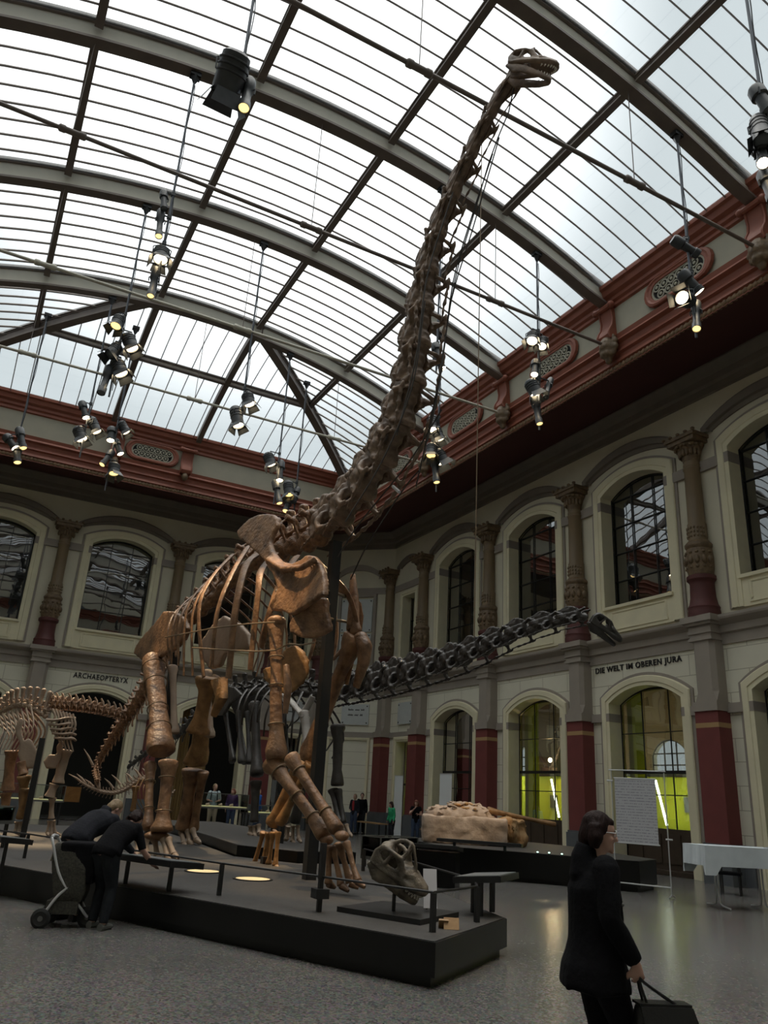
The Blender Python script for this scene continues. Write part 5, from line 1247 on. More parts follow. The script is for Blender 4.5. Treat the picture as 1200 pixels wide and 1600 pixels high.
# sheet stand
A0, A1 = V((13.32, 13.89, 0)), V((13.88, 12.87, 0)); fs = thing('sheet_stand', 'chrome frame stand holding a large white written sheet', 'sheet stand', A1)
for p, z in ((A0, 2.55), (A1, 2.5)):
    MB().seg(p + V((0, 0, .06)), p + V((0, 0, z)), .013, 8).build('upright', 'chrome', fs)
    nn = (A1 - A0).normalized().cross(V((0, 0, 1))); MB().tube([p + nn * .22 + V((0, 0, .03)), p + V((0, 0, .08)), p - nn * .22 + V((0, 0, .03))], .014, 6).build('foot', 'chrome', fs)
for z, a, c in ((2.53, -.05, 1.03), (.22, 0, 1)): MB().tube([A0.lerp(A1, a) + V((0, 0, z)), A0.lerp(A1, c) + V((0, 0, z))], .014, 8).build('crossbar', 'chrome', fs)
for t, z in ((-.03, 2.3), (1.02, 1.15)): MB().tube([A0.lerp(A1, t - .06) + V((0, 0, z)), A0.lerp(A1, t + .06) + V((0, 0, z))], .018, 8).build('clamp', 'chrome', fs)
q0, q1 = A0.lerp(A1, .06), A0.lerp(A1, .83); tdir = (q1 - q0).normalized(); nn = tdir.cross(V((0, 0, 1)))
b = MB(); b.prism([q0 + V((0, 0, 1.02)), q1 + V((0, 0, 1.02)), q1 + V((0, 0, 2.36)), q0 + V((0, 0, 2.36))], nn * .01); b.build('sheet', 'written_sheet', fs)
for z in (1.02, 2.36): MB().tube([q0 - tdir * .02 + V((0, 0, z)), q1 + tdir * .02 + V((0, 0, z))], .016, 8).build('clip_rail', 'chrome', fs)

# standing tables with a white cloth
def stand_table(c, w, d, rot, label, legx=.3):
    root = thing('standing_table', label, 'table', (c[0], c[1], 0)); R = Matrix.Rotation(rot, 3, 'Z'); P = lambda x, y, z: V((c[0], c[1], 0)) + R @ V((x, y, z))
    MB().box(P(0, 0, 1.09), (w, d, .04), rot=R).build('table_top', 'khaki', root)
    for s in (-1, 1):
        for t in (-1, 1):
            x = (-w / 2 + .3) if s < 0 else legx; MB().tube(spline([P(x + s * .1 * 0, t * .05, 1.07), P(x, t * .05, .5), P(x, t * .06, .16), P(x, t * .12, .06), P(x, t * .42, .03)], 16), .018, 8).build('leg', 'chrome', root, smooth=60)
    return root, P
t1, P1 = stand_table((14.45, 11.45), 1.9, .75, -.35, 'high standing table under the white cloth')
t2, P2 = stand_table((15.9, 10.9), 1.0, .75, -.35, 'second high table at the right edge under the same cloth')
b = MB(); NX_, NY_ = 60, 8; W_, D_ = 1.62, .42
per = []
for k in range(120):
    t = k / 120 * 4; s = int(t); f = t - s
    x, y = [(lerp(-W_, W_, f), -D_), (W_, lerp(-D_, D_, f)), (lerp(W_, -W_, f), D_), (-W_, lerp(D_, -D_, f))][s]; per.append((x + .55, y, k))
rows = []
for j in range(8):
    r = []
    for x, y, k in per:
        h = j / 7; n_ = V((x - .55, y * 3, 0)).normalized(); wv = (math.sin(k * 1.15) * .5 + math.sin(k * .47 + 1) * .5) * .035 * h; cn = .16 * (abs((k % 30) - 0) < 3 or (k % 30) > 27)
        q = P1(x, y, 1.125 - h * (.36 + cn)) + (Matrix.Rotation(-.35, 3, 'Z') @ n_) * (wv + .03 * h + .012); r.append(q)
    rows.append(r)
n = len(per)
b.loft(rows, 0, cap=False); b.add([p + V((0, 0, .004)) for p in rows[0]], [tuple(range(n))])
tag(b.build('tablecloth', 'tablecloth', smooth=50), 'white cloth draped over the high tables at right', 'tablecloth')
for k, (x, mt, s) in enumerate(((.55, 'paper', 'in the middle of'), (1.25, 'shirt_red', 'near the right end of'))): tag(MB().box(P1(x, -.1, 1.14), (.3, .21, .012), rot=.2).build('leaflet', mt), 'flat leaflet lying %s the white tablecloth' % s, 'leaflet')
ch = thing('chair', 'wooden-armed dark chair half hidden behind the high tables', 'chair', (16.6, 13.6, 0)); R = Matrix.Rotation(.6, 3, 'Z'); P = lambda x, y, z: V((16.6, 13.6, 0)) + R @ V((x, y, z))
MB().box(P(0, 0, .45), (.5, .48, .06), rot=R).build('seat', 'cloth_black', ch); MB().box(P(0, .23, .75), (.48, .04, .45), rot=R).build('backrest', 'cloth_black', ch)
for x in (-.22, .22):
    MB().tube([P(x * 1.15, -.28, .68), P(x * 1.15, .22, .7)], .025, 6).build('armrest', 'wood', ch)
    for y in (-.2, .2): MB().seg(P(x, y, 0), P(x, y, .68 if y < 0 else .95), .018, 6).build('leg', 'black_metal', ch)

# benches, roll-up banners
def bench(c, w, rot, label):
    root = thing('bench', label, 'bench', (c[0], c[1], 0)); R = Matrix.Rotation(rot, 3, 'Z'); P = lambda x, y, z: V((c[0], c[1], 0)) + R @ V((x, y, z))
    MB().box(P(0, 0, .56), (w, .45, .05), rot=R).build('seat', 'wood', root)
    for s in (-1, 1):
        for t in (-1, 1): MB().box(P(s * (w / 2 - .15), t * .17, .27), (.05, .05, .54), rot=R).build('leg', 'black_metal', root)
bench((17.5, 27.6), 2.6, PI / 2, 'wooden bench beside the wide white roll-up banner'); bench((17.6, 33.6), 2.4, PI / 2, 'wooden bench behind the visitor in green'); bench((16.3, 36.3), 1.8, -.8, 'wooden bench in front of the walled-up doorway')
def banner(y, w, z1, label):
    root = thing('roll_up_banner', label, 'banner', (18.35, y, 0), 'white roll-up banners'); MB().bbox((18.25, y - w / 2, 0), (18.45, y + w / 2, .1)).build('cassette', 'chrome', root); MB().bbox((18.34, y - w / 2 + .02, .1), (18.352, y + w / 2 - .02, z1)).build('sheet', 'banner_white', root); MB().seg((18.37, y, .1), (18.37, y, z1), .012, 6).build('pole', 'chrome', root); MB().bbox((18.33, y - w / 2 + .01, z1 - .03), (18.365, y + w / 2 - .01, z1)).build('top_rail', 'chrome', root)
banner(28.65, .95, 2.75, 'wide white roll-up banner left of the fossil block'); banner(32.6, .8, 2.65, 'narrow white roll-up banner behind the visitor in green')

# yellow gallery: lit show wall, tubes, antlers
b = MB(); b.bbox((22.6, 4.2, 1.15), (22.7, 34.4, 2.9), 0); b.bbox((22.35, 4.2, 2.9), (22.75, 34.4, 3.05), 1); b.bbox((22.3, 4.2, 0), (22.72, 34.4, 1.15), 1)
tag(b.build('display_wall', ['yellow_wall', 'gallery_dark']), 'bright yellow-green display wall inside the side gallery', 'display wall')  # a yellow display wall with dark foot and ledge, not a case
for y, s in ((20.6, 'behind the sheet stand'), (26.15, 'behind the antlers'), (32.7, 'beside the white banner'), (14.6, 'behind the high tables'), (9.5, 'beyond the right edge')):
    root = thing('fluorescent_tube', 'upright glowing fluorescent tube in the yellow gallery, ' + s, 'light tube', (22.0, y, 1.3), 'fluorescent tubes in the gallery')
    MB().seg((22.1, y - .1, 1.3), (21.9, y + .1, 2.75), .04, 8).build('tube', 'cold_tube', root); MB().seg((22.25, y, 1.15), (22.1, y - .1, 1.3), .025, 6).build('fitting', 'black_metal', root)
for k, (y, z, w, h) in enumerate(((19.0, 1.7, .5, .6), (19.9, 2.0, .35, .5), (25.0, 2.1, .6, .4), (25.6, 1.5, .5, .35), (26.9, 1.9, .4, .5), (31.9, 1.7, .5, .6), (13.2, 1.9, .5, .6))):
    tag(MB().bbox((22.52, y - w / 2, z - h / 2), (22.6, y + w / 2, z + h / 2)).build('framed_picture', random.choice(('olive_wall', 'desk_top', 'gallery_dark'))), 'framed panel on the yellow wall, %s' % ('low beside the tube behind the sheet stand', 'high beside the tube behind the sheet stand', 'high under the antlers', 'low under the antlers', 'left of the tube behind the antlers', 'beside the white banner', 'behind the high tables')[k], 'picture', 'panels on the yellow wall')
an = thing('antler_trophy', 'pair of spreading antlers on a beam inside the yellow gallery', 'antlers', (22.0, 26.5, 3.06)); MB().bbox((21.9, 26.1, 3.06), (22.1, 26.9, 3.2)).build('mount', 'door_wood', an)
for s in (-1, 1):
    b = MB(); pts = spline([(22, 26.5 + s * .1, 3.2), (22, 26.5 + s * .5, 3.6), (21.95, 26.5 + s * .75, 4.1), (21.9, 26.5 + s * .55, 4.6)], 10); b.tube(pts, [.09 - .005 * i for i in range(10)], 7)
    for i in (3, 5, 7, 9): b.tube([pts[i], pts[i] + V((-.1, s * .3, .25))], [.06, .015], 6)
    b.build('antler', 'bone_dark', an, smooth=60)
root = thing('globe_lamp', 'small glowing globe lamp below the antlers', 'lamp', (21.4, 25.7, 3.45)); MB().ell((21.4, 25.7, 3.45), .09).build('globe', 'glow', root, smooth=60); MB().seg((21.4, 25.7, 3.5), (21.4, 25.7, 6.6), .012, 5).build('cord', 'black_metal', root)
# dim things in the doorways of the end wall
tag(MB().bbox((4.95, 38.7, .72), (5.6, 38.78, 1.35)).build('wall_screen', 'screen_orange'), 'small warm-lit picture inside the archaeopteryx doorway', 'picture')
for k, (x0, x1) in enumerate(((9.5, 10.15), (10.25, 11.1))):
    b = MB(); n = 18; r = [[V((lerp(x0, x1, i / n), 38.75 + .05 * math.sin(i * 2.2), z)) for i in range(n + 1)] for z in (0, 5.2)]
    for i in range(n): b.quad(r[0][i], r[0][i + 1], r[1][i + 1], r[1][i])
    tag(b.build('curtain', 'curtain', smooth=60), 'tan curtain %s in the doorway behind the visitors' % ('at the left', 'at the right')[k], 'curtain')
# ------------------------------------------------------------------ hanging spotlight clusters
def spotlight(root, px, y, pole, kind, lit, r=None):
    uc, vc, ul, vl = px
    tow = EYE.normalized()
    a = ony(uc, vc, y); c = ony(ul, vl, y)
    d = c - a; L = max(d.length, .16); d = (d.normalized() + V((0, .7 if kind == 'away' else -.25, 0))).normalized()
    up = V((0, 0, 1)); sx = d.cross(up); sx = sx.normalized() if sx.length > .1 else V((1, 0, 0)); uv = sx.cross(d)
    b = MB(); q = .0
    if kind == 'profile':
        r = r or .085; b.lathe(a - d * L * .9, [(0, 0), (r * .9, 0), (r * 1.15, .06), (r * 1.15, L * .7), (r * .8, L * .78), (r * .8, L * 1.5), (r * 1.0, L * 1.55), (r * 1.0, L * 1.9), (r * .9, L * 1.9), (r * .88, L * 1.84), (0, L * 1.84)], 14, axis=d); f = a - d * L * .9 + d * L * 1.845; lr = r * .88
    else:
        r = r or .15; l = max(L, .22); b.lathe(a - d * l * .8, [(0, 0), (r * .7, 0), (r * .95, .05), (r, l * .5), (r, l * 1.5), (r * .9, l * 1.5), (r * .88, l * 1.38), (0, l * 1.38)], 14, axis=d); f = a - d * l * .8 + d * l * 1.385; lr = r * .86
        for k in range(3): b.lathe(a - d * l * .8 + d * (l * (.3 + k * .22)), [(r, 0), (r * 1.08, .01), (r * 1.08, .03), (r, .04)], 14, axis=d)
    o = b.build('spotlight', 'lamp_body', root, smooth=45)
    b = MB(); b.lathe(f, [(lr, 0), (lr * .9, .012), (0, .02)], 14, axis=d); b.build('lens', {2: 'glow', 1: 'glow_dim', 0: 'desk_top'}[lit], o, smooth=60)
    b = MB(); h = a + sx * 0 + V((0, 0, r + .12))
    b.tube([a + sx * (r + .02), a + sx * (r + .03) + V((0, 0, r)), h, a - sx * (r + .03) + V((0, 0, r)), a - sx * (r + .02)], .014, 6)
    k = V((pole[0], pole[1], h.z + .03)); b.tube([h, h + V((0, 0, .03)), k], .022, 6); b.box(k, (.09, .09, .09)); b.build('yoke', 'lamp_body', o)
    if kind != 'profile':
        b = MB(); e = f + d * .0; s = r * .95
        for n1, n2 in ((sx, uv), (-sx, uv), (uv, sx), (-uv, sx)):
            w = s * .85; p0 = e + n1 * s - n2 * w; p1 = e + n1 * s + n2 * w; out = d * r * 1.1 + n1 * r * .55
            b.prism([p0, p1, p1 + out + n2 * w * .3, p0 + out - n2 * w * .3], n1 * .008)
        b.build('barn_doors', 'lamp_body', o)
    return f, d
LENSES = []
def cluster(x, y, z0, z1, lamps, label):
    root = thing('spotlight_cluster', label, 'spotlights', (x, y, z1), 'hanging spotlight poles')
    MB().tube([(x, y, z0), (x, y, z1)], .028, 8).build('pole', 'pole_metal', root)
    b = MB(); b.box((x, y, z1 + .04), (.26, .2, .12)); b.lathe((x, y, z1 - .24), [(.03, 0), (.05, .05), (.13, .24), (0, .24)], 4); b.build('hanger_bracket', 'black_metal', root)
    b = MB(); pts = [V((x + .03 + .02 * math.sin(i * 1.7), y - .03, lerp(z1 - .3, z0 + .2, i / 12))) for i in range(13)]; b.tube(spline(pts, 30), .011, 5); b.build('cable', 'black_metal', root)
    for px, kind, lit, *r in lamps: LENSES.append((spotlight(root, px, y, (x, y), kind, lit, *r), lit))
CL = [
 (1.98, 10.1, 12.6, None, [((361, 118, 354, 150), 'away', 0, .25), ((386, 146, 377, 178), 'profile', 1, .10)], 'big black lantern cluster hanging top centre left, nearest the viewer'),
 (1.92, 15.52, 11.9, None, [((256, 312, 255, 330), 'profile', 0), ((250, 348, 246, 375), 'profile', 1), ((252, 398, 249, 412), 'fresnel', 2, .17), ((240, 440, 233, 468), 'profile', 1)], 'spotlight pole second from the viewer in the left row, with one bright lantern'),
 (1.9, 21.0, 11.8, None, [((184, 503, 178, 515), 'fresnel', 1, .17), ((203, 535, 208, 552), 'fresnel', 2, .19), ((178, 548, 168, 560), 'fresnel', 0, .17), ((186, 575, 191, 590), 'fresnel', 2, .2), ((166, 592, 156, 618), 'profile', 0, .12)], 'spotlight pole third in the left row, five lanterns against the glass'),
 (1.86, 26.6, 12.0, None, [((131, 640, 134, 655), 'profile', 2, .13), ((147, 665, 153, 681), 'fresnel', 2, .17), ((125, 678, 129, 692), 'fresnel', 2, .2)], 'spotlight pole with three bright lanterns in front of the end cornice, at left'),
 (3.05, 28.3, 11.6, 18.5, [((193, 668, 199, 680), 'fresnel', 2, .17), ((174, 678, 172, 690), 'profile', 2, .15), ((184, 698, 188, 711), 'profile', 2, .13), ((168, 715, 158, 728), 'profile', 1, .12), ((178, 733, 177, 745), 'fresnel', 1, .2)], 'spotlight pole with five lanterns left of the oval grille'),
 (-.12, 28.8, 12.4, 18.2, [((33, 684, 36, 703), 'profile', 1, .14), ((16, 690, 24, 702), 'profile', 2, .15), ((27, 708, 27, 725), 'profile', 1, .14)], 'spotlight pole farthest left, low at the edge of the picture'),
 (5.72, 21.0, 12.0, None, [((388, 624, 390, 637), 'fresnel', 2, .18), ((370, 652, 372, 674), 'fresnel', 2, .18)], 'spotlight pole with two lanterns, against the middle of the hipped glass'),
 (8.95, 26.6, 11.9, None, [((421, 718, 424, 731), 'fresnel', 2, .2), ((438, 735, 435, 753), 'profile', 2, .14), ((433, 768, 435, 789), 'profile', 1, .13)], 'spotlight pole above the shoulder blade, its lanterns at three heights'),
 (10.3, 28.0, 11.7, 18.2, [((451, 764, 451, 780), 'fresnel', 1, .2), ((462, 773, 457, 786), 'profile', 0, .13), ((449, 790, 445, 800), 'profile', 1, .14)], 'dim spotlight pole just above the back spines of the tall skeleton'),
 (12.75, 15.52, 11.6, None, [((832, 528, 829, 537), 'fresnel', 2, .17), ((847, 536, 844, 546), 'fresnel', 2, .15), ((836, 574, 832, 588), 'profile', 2, .11), ((833, 606, 838, 622), 'fresnel', 2, .19), ((857, 606, 848, 625), 'profile', 0), ((838, 640, 839, 666), 'profile', 1, .10)], 'bright spotlight pole before the second oval grille of the side cornice'),
 (12.8, 10.1, 11.7, None, [((1070, 385, 1087, 402), 'profile', 2, .12), ((1078, 440, 1089, 460), 'profile', 2, .14), ((1072, 468, 1058, 466), 'fresnel', 2, .17), ((1088, 492, 1080, 520), 'profile', 1, .10)], 'spotlight pole near the right edge, before the nearest oval grille'),
 (9.5, 5.8, 11.0, 17.8, [((1190, 155, 1196, 180), 'profile', 0, .12), ((1188, 205, 1180, 240), 'fresnel', 0, .14), ((1190, 240, 1184, 262), 'profile', 2, .10), ((1200, 290, 1200, 320), 'profile', 0, .1)], 'dark spotlight pole cut by the right edge near the top'),
 (9.3, 15.52, 12.3, None, [((683, 550, 684, 566), 'profile', 0, .12), ((686, 566, 690, 578), 'profile', 2, .11)], 'spotlight pole close behind the middle of the long neck'),
 (12.75, 21.0, 11.5, None, [((676, 662, 672, 678), 'fresnel', 2, .18), ((684, 678, 687, 692), 'fresnel', 2, .18), ((674, 704, 671, 718), 'fresnel', 1, .18), ((688, 714, 694, 728), 'fresnel', 2, .22), ((679, 732, 679, 757), 'profile', 1, .12)], 'spotlight pole right of the lower neck, before the cornice'),
]
for x, y, z0, z1, lamps, label in CL: cluster(x, y, z0, z1 if z1 else zx(x) - .72, lamps, label)
# ------------------------------------------------------------------ people
class Pose:
    """joints in the person's own frame: +Y the way they face, +X their right, z up from the floor"""
    def __init__(s, at, face, H=1.72, bend=0., arms=None, legs=None, head=(0, 0), girth=1., twist=0.):
        s.k = H / 1.72; s.at = V((at[0], at[1], at[2] if len(at) > 2 else 0)); f = V((face[0], face[1], 0)).normalized(); s.f = f; s.r = V((f.y, -f.x, 0)); s.g = girth
        j = s.j = {}
        hipz = .91; pv = V((0, -.16 * math.sin(bend), hipz)); s.pv = pv
        tor = lambda y, z, t=1.: pv + V((0, y * math.cos(bend * t) + z * math.sin(bend * t), z * math.cos(bend * t) - y * math.sin(bend * t)))
        j['pelvis'] = pv; j['waist'] = tor(0, .17, .75); j['chest'] = tor(.005, .38, .92); j['neck'] = tor(-.005, .55); hb = bend * .8 + head[0]
        hd = lambda x, y, z: j['neck'] + V((x * math.cos(head[1]) + y * math.sin(head[1]), 0, 0)) + V((0, 0, 0)) + (lambda yy: V((0, yy * math.cos(hb) + z * math.sin(hb), z * math.cos(hb) - yy * math.sin(hb))))(y * math.cos(head[1]) - x * math.sin(head[1]))
        s.hd = hd; j['head'] = hd(0, .03, .16)
        for sg, n in ((1, 'R'), (-1, 'L')):
            j['sh' + n] = tor(0, .50) + V((sg * .165, 0, 0)); j['hip' + n] = pv + V((sg * .09, 0, -.02))
            a = (arms or {}).get(n) or [(sg * .06, -.03, -.28), (sg * .08, .05, -.52)]
            j['el' + n] = j['sh' + n] + V(a[0]); j['wr' + n] = j['sh' + n] + V(a[1])
            l = (legs or {}).get(n) or [(sg * .10, .02, .49), (sg * .11, -.02, .08)]
            j['kn' + n] = V(l[0]); j['an' + n] = V(l[1])
    def W(s, p): p = V(p) * s.k; return s.at + s.r * p.x + s.f * p.y + V((0, 0, p.z))
    def torso(s, b, g=0., top=True, low=True):
        j = s.j; q = s.g; W = s.W
        pts = [j['pelvis'] + (j['pelvis'] - j['waist']).normalized() * .09, j['pelvis'], j['waist'], j['chest'], j['chest'].lerp(j['neck'], .62), j['neck']]
        rr = [(.12, .10), (.165, .115), (.14, .10), (.165, .115), (.15, .09), (.06, .06)]
        i0, i1 = (0 if low else 2), (6 if top else 3)
        b.tube([W(p) for p in pts[i0:i1]], [((a * q + g) * s.k, (c * q + g) * s.k) for a, c in rr[i0:i1]], 14, up=s.r)
        if top:
            for n in 'RL': b.ell(W(j['sh' + n] * .94 + j['chest'] * .06), (.07 * s.k + g,) * 3, n=10)
    def arm(s, b, n, g=0., a=0., z=1.):
        j = s.j; pts = [j['sh' + n], j['sh' + n].lerp(j['el' + n], .5), j['el' + n], j['el' + n].lerp(j['wr' + n], .35), j['wr' + n]]; rr = [.058, .05, .04, .041, .028]
        k0, k1 = int(a * 4), int(z * 4) + 1
        b.tube([s.W(p) for p in pts[k0:k1]], [(r + g) * s.k for r in rr[k0:k1]], 10)
    def leg(s, b, n, g=0.):
        j = s.j; pts = [j['hip' + n] + V((0, 0, .06)), j['hip' + n].lerp(j['kn' + n], .35), j['kn' + n], j['kn' + n].lerp(j['an' + n], .35), j['an' + n]]; rr = [.095, .083, .056, .056, .038]
        b.tube([s.W(p) for p in pts], [(r * (.5 + .5 * s.g) + g) * s.k for r in rr], 10)
    def hand(s, b, n, dr=None, curl=.5, side=None):
        j = s.j; w = j['wr' + n]; d = V(dr).normalized() if dr is not None else (w - j['el' + n]).normalized(); sg = 1 if n == 'R' else -1
        pn = V(side) if side is not None else V((-sg, 0, 0)); pn = (pn - d * pn.dot(d)).normalized(); ac = d.cross(pn) * sg      # pn: palm side; ac: across the palm towards the little finger
        W = s.W; k = s.k
        b.tube([W(w - d * .02), W(w + d * .04), W(w + d * .085)], [(.026 * k, .02 * k), (.040 * k, .016 * k), (.040 * k, .013 * k)], 8, up=s.r * ac.x + s.f * ac.y + V((0, 0, ac.z)))
        for i, l in enumerate((.068, .076, .070, .054)):
            o = w + d * .085 + ac * (-.03 + .02 * i); c1 = curl * 1.0; d1 = d * math.cos(c1 * .6) + pn * math.sin(c1 * .6); d2 = d * math.cos(c1 * 1.5) + pn * math.sin(c1 * 1.5); d3 = d * math.cos(c1 * 2.3) + pn * math.sin(c1 * 2.3)
            p1 = o + d1 * l * .45; p2 = p1 + d2 * l * .32; p3 = p2 + d3 * l * .25; b.tube([W(o - d * .015), W(p1), W(p2), W(p3)], [.0095 * k, .009 * k, .008 * k, .006 * k], 7)
        o = w + d * .03 - ac * .035; t1 = (d * .7 - ac * .7 + pn * .3).normalized(); t2 = (d * .9 - ac * .15 + pn * .5).normalized(); b.tube([W(o + ac * .015), W(o + t1 * .035), W(o + t1 * .035 + t2 * .04)], [.013 * k, .011 * k, .008 * k], 7)
    def headm(s, b):
        h = s.hd; W = s.W; k = s.k; R3 = Matrix((s.r, s.f, V((0, 0, 1)))).transposed()
        up = (W(h(0, 0, .2)) - W(h(0, 0, 0))).normalized(); fw = (W(h(0, .2, .1)) - W(h(0, 0, .1))).normalized(); rt = fw.cross(up); R = Matrix((rt, fw, up)).transposed()
        b.tube([W(s.j['neck'] - (s.j['neck'] - s.j['chest']).normalized() * .04), W(h(0, .0, .08))], [.058 * k, .052 * k], 10)
        b.ell(W(h(0, .015, .175)), (.074 * k, .094 * k, .092 * k), R, 14); b.ell(W(h(0, .045, .105)), (.057 * k, .062 * k, .075 * k), R, 12)
        b.tube([W(h(0, .10, .165)), W(h(0, .118, .135)), W(h(0, .128, .118)), W(h(0, .10, .112))], [.010 * k, .012 * k, .016 * k, .01 * k], 7)
        b.ell(W(h(0, .098, .048)), (.022 * k, .016 * k, .018 * k), R, 8)
        b.ell(W(h(0, .098, .085)), (.024 * k, .012 * k, .006 * k), R, 8); b.ell(W(h(0, .098, .073)), (.02 * k, .012 * k, .007 * k), R, 8)
        for sg in (-1, 1):
            b.ell(W(h(sg * .076, .01, .13)), (.012 * k, .022 * k, .032 * k), R, 8); b.ell(W(h(sg * .032, .092, .172)), (.024 * k, .01 * k, .008 * k), R, 8); b.ell(W(h(sg * .04, .085, .115)), (.02 * k, .015 * k, .018 * k), R, 8)
        s.R = R
def person(label, pose, top, legs, hair, hairstyle='short', vox=.016, sleeves=1., hands=None, extra=None, shoes='leather_black', group=None):
    s = pose; root = thing('person', label, 'person', s.at, group); W, k = s.W, s.k
    b = MB(); s.torso(b)
    for n in 'RL':
        s.arm(b, n); s.leg(b, n); hh = (hands or {}).get(n, {}); s.hand(b, n, **hh)
        a = s.j['an' + n]; b.tube([W(a + V((0, -.04, -.03))), W(a + V((0, .05, -.045))), W(a + V((0, .15, -.06)))], [.038 * k, .04 * k, .026 * k], 8)
    s.headm(b); b.build('body', 'skin', root, voxel=vox * .8, relax=1)
    b = MB(); s.torso(b, .014)
    for n in 'RL': s.arm(b, n, .013, 0, sleeves)
    if extra: extra(b, s)
    b.build('upper_garment', top, root, voxel=vox, relax=1)
    b = MB(); s.torso(b, .011, top=False)
    for n in 'RL': s.leg(b, n, .016)
    b.build('trousers', legs, root, voxel=vox, relax=1)
    for n in 'RL':
        a = s.j['an' + n]; b = MB(); b.tube([W(V((a.x, a.y - .055, a.z - .045))), W(V((a.x, a.y + .06, a.z - .042))), W(V((a.x, a.y + .18, a.z - .052)))], [(.042 * k, .05 * k), (.05 * k, .045 * k), (.04 * k, .03 * k)], 10, up=s.r); b.build('shoe', shoes, root, smooth=60)
    h = s.hd; b = MB(); b.ell(W(h(0, -.004, .192)), (.083 * k, .098 * k, .088 * k), s.R, 14); b.ell(W(h(0, -.05, .13)), (.075 * k, .06 * k, .085 * k), s.R, 12)
    for sg in (-1, 1): b.ell(W(h(sg * .07, .0, .17)), (.02 * k, .05 * k, .05 * k), s.R, 8)
    if hairstyle in ('bob', 'long'):
        lo = .05 if hairstyle == 'bob' else -.12
        for sg in (-1, 0, 1): b.tube([W(h(sg * .06, -.03 - .03 * (sg == 0), .19)), W(h(sg * .082, -.025 - .045 * (sg == 0), .11)), W(h(sg * .075, -.03 - .055 * (sg == 0), lo))], [.045 * k, .05 * k, .028 * k], 8)
        b.ell(W(h(0, .07, .215)), (.06 * k, .035 * k, .03 * k), s.R, 8)
    b.build('hair', hair, root, voxel=.011, relax=1)
    return root, s

# ---- woman in the dark coat walking past with a handbag
hd = ray(926, 1300); t = 5.25 / math.hypot(hd.x, hd.y); wp = EYE + hd * t
fdir = CR * .97 + CF * .12; fdir = (fdir.x, fdir.y)
arm = {'R': [(.08, -.02, -.27), (.05, .13, -.49)], 'L': [(-.06, -.02, -.27), (-.08, .04, -.50)]}
lg = {'R': [(.09, .14, .50), (.10, .02, .09)], 'L': [(-.09, .05, .49), (-.10, .12, .09)]}
ps = Pose((wp.x, wp.y), fdir, 1.635, .05, arm, lg, (.06, .15), 1.05)
def coat(b, s):
    W, k = s.W, s.k
    rows = [(1.37, -.01, .17, .11), (1.28, -.01, .21, .15), (1.1, -.01, .20, .15), (1.0, -.01, .20, .155), (.92, -.015, .21, .17), (.86, -.02, .23, .19), (.76, -.02, .245, .205), (.74, -.02, .24, .20)]
    rings = []
    for z, y0, rx, ry in rows:
        rings.append([W((rx * math.cos(2 * PI * i / 20), y0 + ry * math.sin(2 * PI * i / 20) * (1 + .05 * math.sin(i * 2.5) * (z < .95)), z + (.012 * math.sin(i * 1.9) if z < .75 else 0))) for i in range(20)])
    b.loft(rings)
    b.tube([W(s.hd(.0, -.055, .06)), W(s.hd(0, -.07, .0)), W((0, -.04, 1.36))], [.07 * k, .085 * k, .12 * k], 10, up=s.r); b.tube([W((.05, .07, 1.40)), W((.055, .12, 1.26)), W((.03, .14, 1.1))], .03, 6); b.tube([W((-.05, .07, 1.40)), W((-.055, .12, 1.26)), W((-.03, .14, 1.1))], .03, 6)
    for n in 'RL': s.arm(b, n, .024, 0, 1)
wm, ps = person('woman in a long dark coat walking past at right with a black handbag', ps, 'cloth_black', 'cloth_black', 'hair_dark', 'bob', .014, 1., {'R': dict(dr=(.0, .25, -1), curl=1.2), 'L': dict(curl=.4)}, coat)
b = MB(); h = ps.hd
for sg in (-1, 1):
    c = ps.W(h(sg * .034, .108, .155)); b.tube([c + ps.R @ V((.024 * math.cos(a), 0, .019 * math.sin(a))) for a in [2 * PI * i / 12 for i in range(12)]], .0022, 5, closed=True); b.seg(ps.W(h(sg * .058, .105, .158)), ps.W(h(sg * .08, .0, .15)), .0022, 5)
b.seg(ps.W(h(-.01, .112, .158)), ps.W(h(.01, .112, .158)), .0022, 5); b.build('glasses', 'chrome', wm)
b = MB(); 
for z in (1.12, 1.0, .88): b.ell(ps.W((.03, .155 if z < 1.1 else .15, z)), .014, n=8)
b.ell(ps.W((.06, .15, 1.2)), .012, n=8); b.build('coat_buttons', 'case_frame', wm)
# handbag hanging from her right hand
wr = ps.W(ps.j['wrR'] + V((0, .03, -.09))); bag = thing('handbag', 'black leather handbag with two handles carried by the woman in the coat', 'handbag', wr + V((0, 0, -.42)))
f3, r3 = ps.f, ps.r; cb = wr + f3 * .11 + V((0, 0, -.15)); B = lambda x, y, z: cb + f3 * x + r3 * y + V((0, 0, z))
b = MB(); rg = []
for z, hw, hd_ in ((-.26, .135, .075), (-.25, .145, .08), (-.1, .15, .075), (0, .145, .05), (.03, .14, .03)): rg.append([B(sx * hw, sy * hd_, z) for sx, sy in ((-1, -.7), (-.9, -1), (.9, -1), (1, -.7), (1, .7), (.9, 1), (-.9, 1), (-1, .7))])
b.loft(rg); b.build('bag_body', 'leather_black', bag, smooth=40)
b = MB(); b.prism([B(-.145, .055, .035), B(.15, .055, .035), B(.185, .098, -.11), B(-.13, .098, -.11)], r3 * .012); b.prism([B(-.145, .055, .035), B(.15, .055, .035), B(.15, -.05, .035), B(-.145, -.05, .035)], V((0, 0, .012))); b.build('flap', 'leather_black', bag); MB().box(B(.02, .112, -.09), (.03, .02, .03)).build('clasp', 'case_frame', bag)
